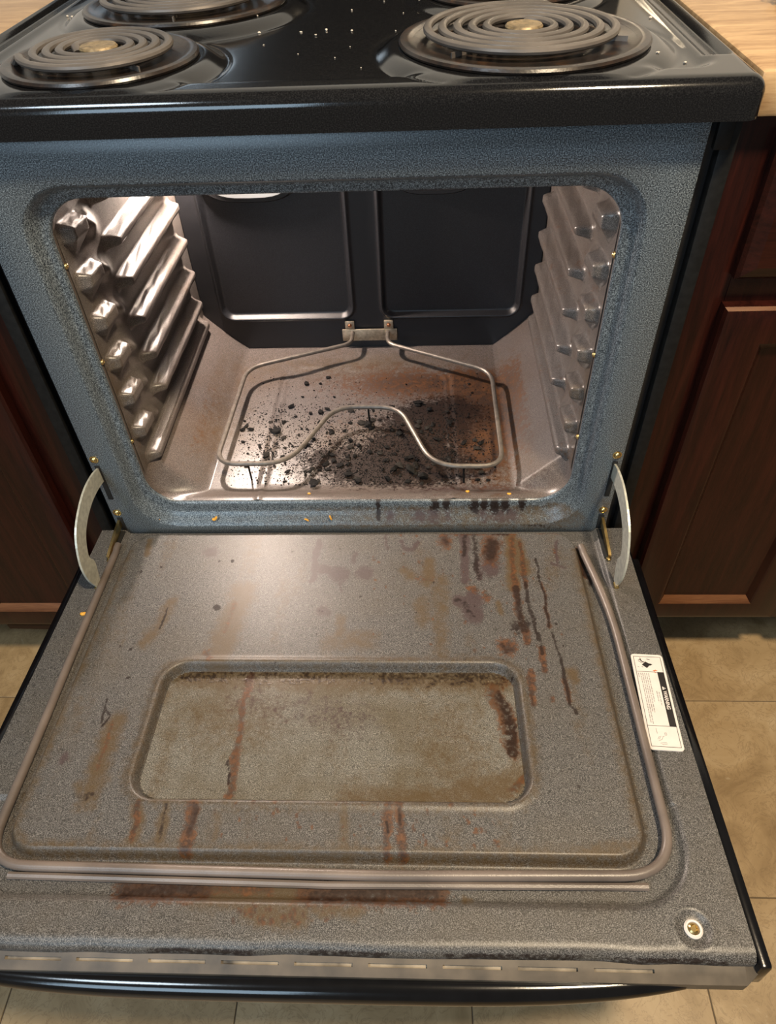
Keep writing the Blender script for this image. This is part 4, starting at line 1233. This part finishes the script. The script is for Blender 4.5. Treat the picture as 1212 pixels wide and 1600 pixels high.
# fine crumbs nobody could count
V, F = [], []
for k in range(7000):
    x, y = pick()
    r = rg.uniform(0.0004, 0.0014)
    z = oven_floor_z(x, y)
    a = rg.uniform(0, 6.28)
    n0 = len(V)
    for j in range(4):
        an = a + j * math.pi / 2 + rg.uniform(-0.4, 0.4)
        V.append((x + r * 1.3 * math.cos(an) * rg.uniform(0.6, 1.3), y + r * 1.3 * math.sin(an) * rg.uniform(0.6, 1.3), z - 0.0002))
    V.append((x + rg.uniform(-r, r) * 0.4, y + rg.uniform(-r, r) * 0.4, z + r * 0.9))
    F += [(n0, n0 + 1, n0 + 4), (n0 + 1, n0 + 2, n0 + 4), (n0 + 2, n0 + 3, n0 + 4), (n0 + 3, n0, n0 + 4)]
cr = mesh_obj('burnt_crumbs', V, F, M['char'], None, False)
tag(cr, 'fine black burnt crumbs scattered over the oven floor', 'crumbs', kind='stuff')

def shred(pts, r, label):
    o = MB().tube(smooth_curve(pts, 9), [r * f for f in (0.5, 0.8, 1, 1.1, 1, 1.1, 1, 0.8, 0.4)], 6, flat=0.6).build('food_shred', M['cheese'])
    return tag(o, label, 'crumb', 'orange food shreds')
shred([(-0.284, 0.0035, 0.3850), (-0.281, 0.0030, 0.3835), (-0.2805, 0.0030, 0.3800)], 0.0009, 'thin yellow food shred, leftmost on the oven sill')
shred([(-0.206, 0.0035, 0.3840), (-0.2025, 0.0030, 0.3835), (-0.1990, 0.0050, 0.3875)], 0.0020, 'thick orange food shred on the left part of the oven sill')
shred([(-0.0750, 0.0030, 0.3835), (-0.0720, 0.0030, 0.3820), (-0.0690, 0.0020, 0.3800)], 0.0012, 'brownish orange shred left of middle on the oven sill')
shred([(-0.0390, 0.0055, 0.3880), (-0.0380, 0.0035, 0.3850), (-0.0365, 0.0030, 0.3810)], 0.0014, 'bright yellow shred near the middle of the oven sill')
shred([(0.1520, 0.039, 0.4010), (0.1545, 0.0375, 0.4015), (0.1570, 0.039, 0.4010)], 0.0014, 'yellow food shred inside the oven just behind the stained sill')
shred([(0.2090, 0.031, 0.4035), (0.2115, 0.0295, 0.4040), (0.2145, 0.030, 0.4040)], 0.0014, 'yellow food shred at the right front of the oven floor')
shred([(-0.0715, 0.0345, 0.4020), (-0.0694, 0.0347, 0.4025), (-0.0670, 0.0340, 0.4025)], 0.0013, 'orange crumb on the oven floor lip left of middle')
shred([DP(-0.3425, 0.1600, 0.0015), DP(-0.3390, 0.1613, 0.0018), DP(-0.3350, 0.1590, 0.0015)], 0.0021, 'orange chip on the open door beside the left gasket')

def deck_z(x, y):
    i = int(np.argmin(np.abs(ax_ - x))); j = int(np.argmin(np.abs(ay_ - y)))
    return float(Zc[i, j])
crumbs = [blob_mesh('pale_crumb', 0.0011, 0.6, M['crumb'], 300 + k, 0.4) for k in range(4)]
for k, (x, y, s) in enumerate([(-0.0817, 0.2093, 1.5), (-0.0882, 0.2468, 0.9), (-0.0366, 0.2058, 1.0), (-0.0193, 0.1901, 1.2), (-0.0096, 0.2103, 1.6), (0.0078, 0.1017, 0.8), (0.0182, 0.2037, 1.3),
                               (0.035, 0.0642, 0.8), (-0.0694, 0.1583, 0.9), (-0.3303, 0.3225, 1.2), (-0.3161, 0.3012, 1.0), (0.3006, 0.0541, 1.6), (0.3243, 0.0473, 1.4), (0.3317, 0.2141, 1.6),
                               (0.0898, 0.3229, 1.0), (0.0481, 0.3399, 0.9), (0.0644, 0.1973, 0.9), (0.0716, 0.2773, 0.8), (0.0798, 0.0715, 0.8), (0.02, 0.14, 0.7), (-0.03, 0.12, 0.7), (0.012, 0.30, 1.0)]):
    o = bpy.data.objects.new('pale_crumb', crumbs[k % 4])
    COL.objects.link(o)
    o.location = (x, y, deck_z(x, y) - 0.0001)
    o.scale = (s, s, s)
    o.rotation_euler = (0, 0, k * 1.3)
    tag(o, 'tiny pale crumb lying on the black cooktop', 'crumb', 'pale crumbs on the cooktop')

# wiry pad at the edge of the right counter
rg = random.Random(3)
mb = MB()
for k in range(16):
    P = []
    a = rg.uniform(0, 6.28); el_ = rg.uniform(-1.2, 1.2); rr_ = rg.uniform(0.012, 0.02)
    ux = Vector((math.cos(a), math.sin(a), 0)); uy = Vector((-math.sin(a) * math.sin(el_), math.cos(a) * math.sin(el_), math.cos(el_)))
    cc = Vector((0.489 + rg.uniform(-.004, .004), 0.262 + rg.uniform(-.004, .004), 0.9365 + rg.uniform(-.002, .003)))
    for j in range(18):
        t = 2 * math.pi * j / 18
        q = cc + ux * (rr_ * math.cos(t)) + uy * (rr_ * 0.75 * math.sin(t)) + Vector((rg.uniform(-1, 1), rg.uniform(-1, 1), rg.uniform(-1, 1))) * 0.0012
        q.z = max(q.z, 0.9212)
        P.append(q)
    mb.tube(P, 0.0008, 5, closed=True)
tag(mb.build('scouring_pad', M['wire']), 'small tangled brown wire scouring pad on the right wooden counter', 'scouring pad')
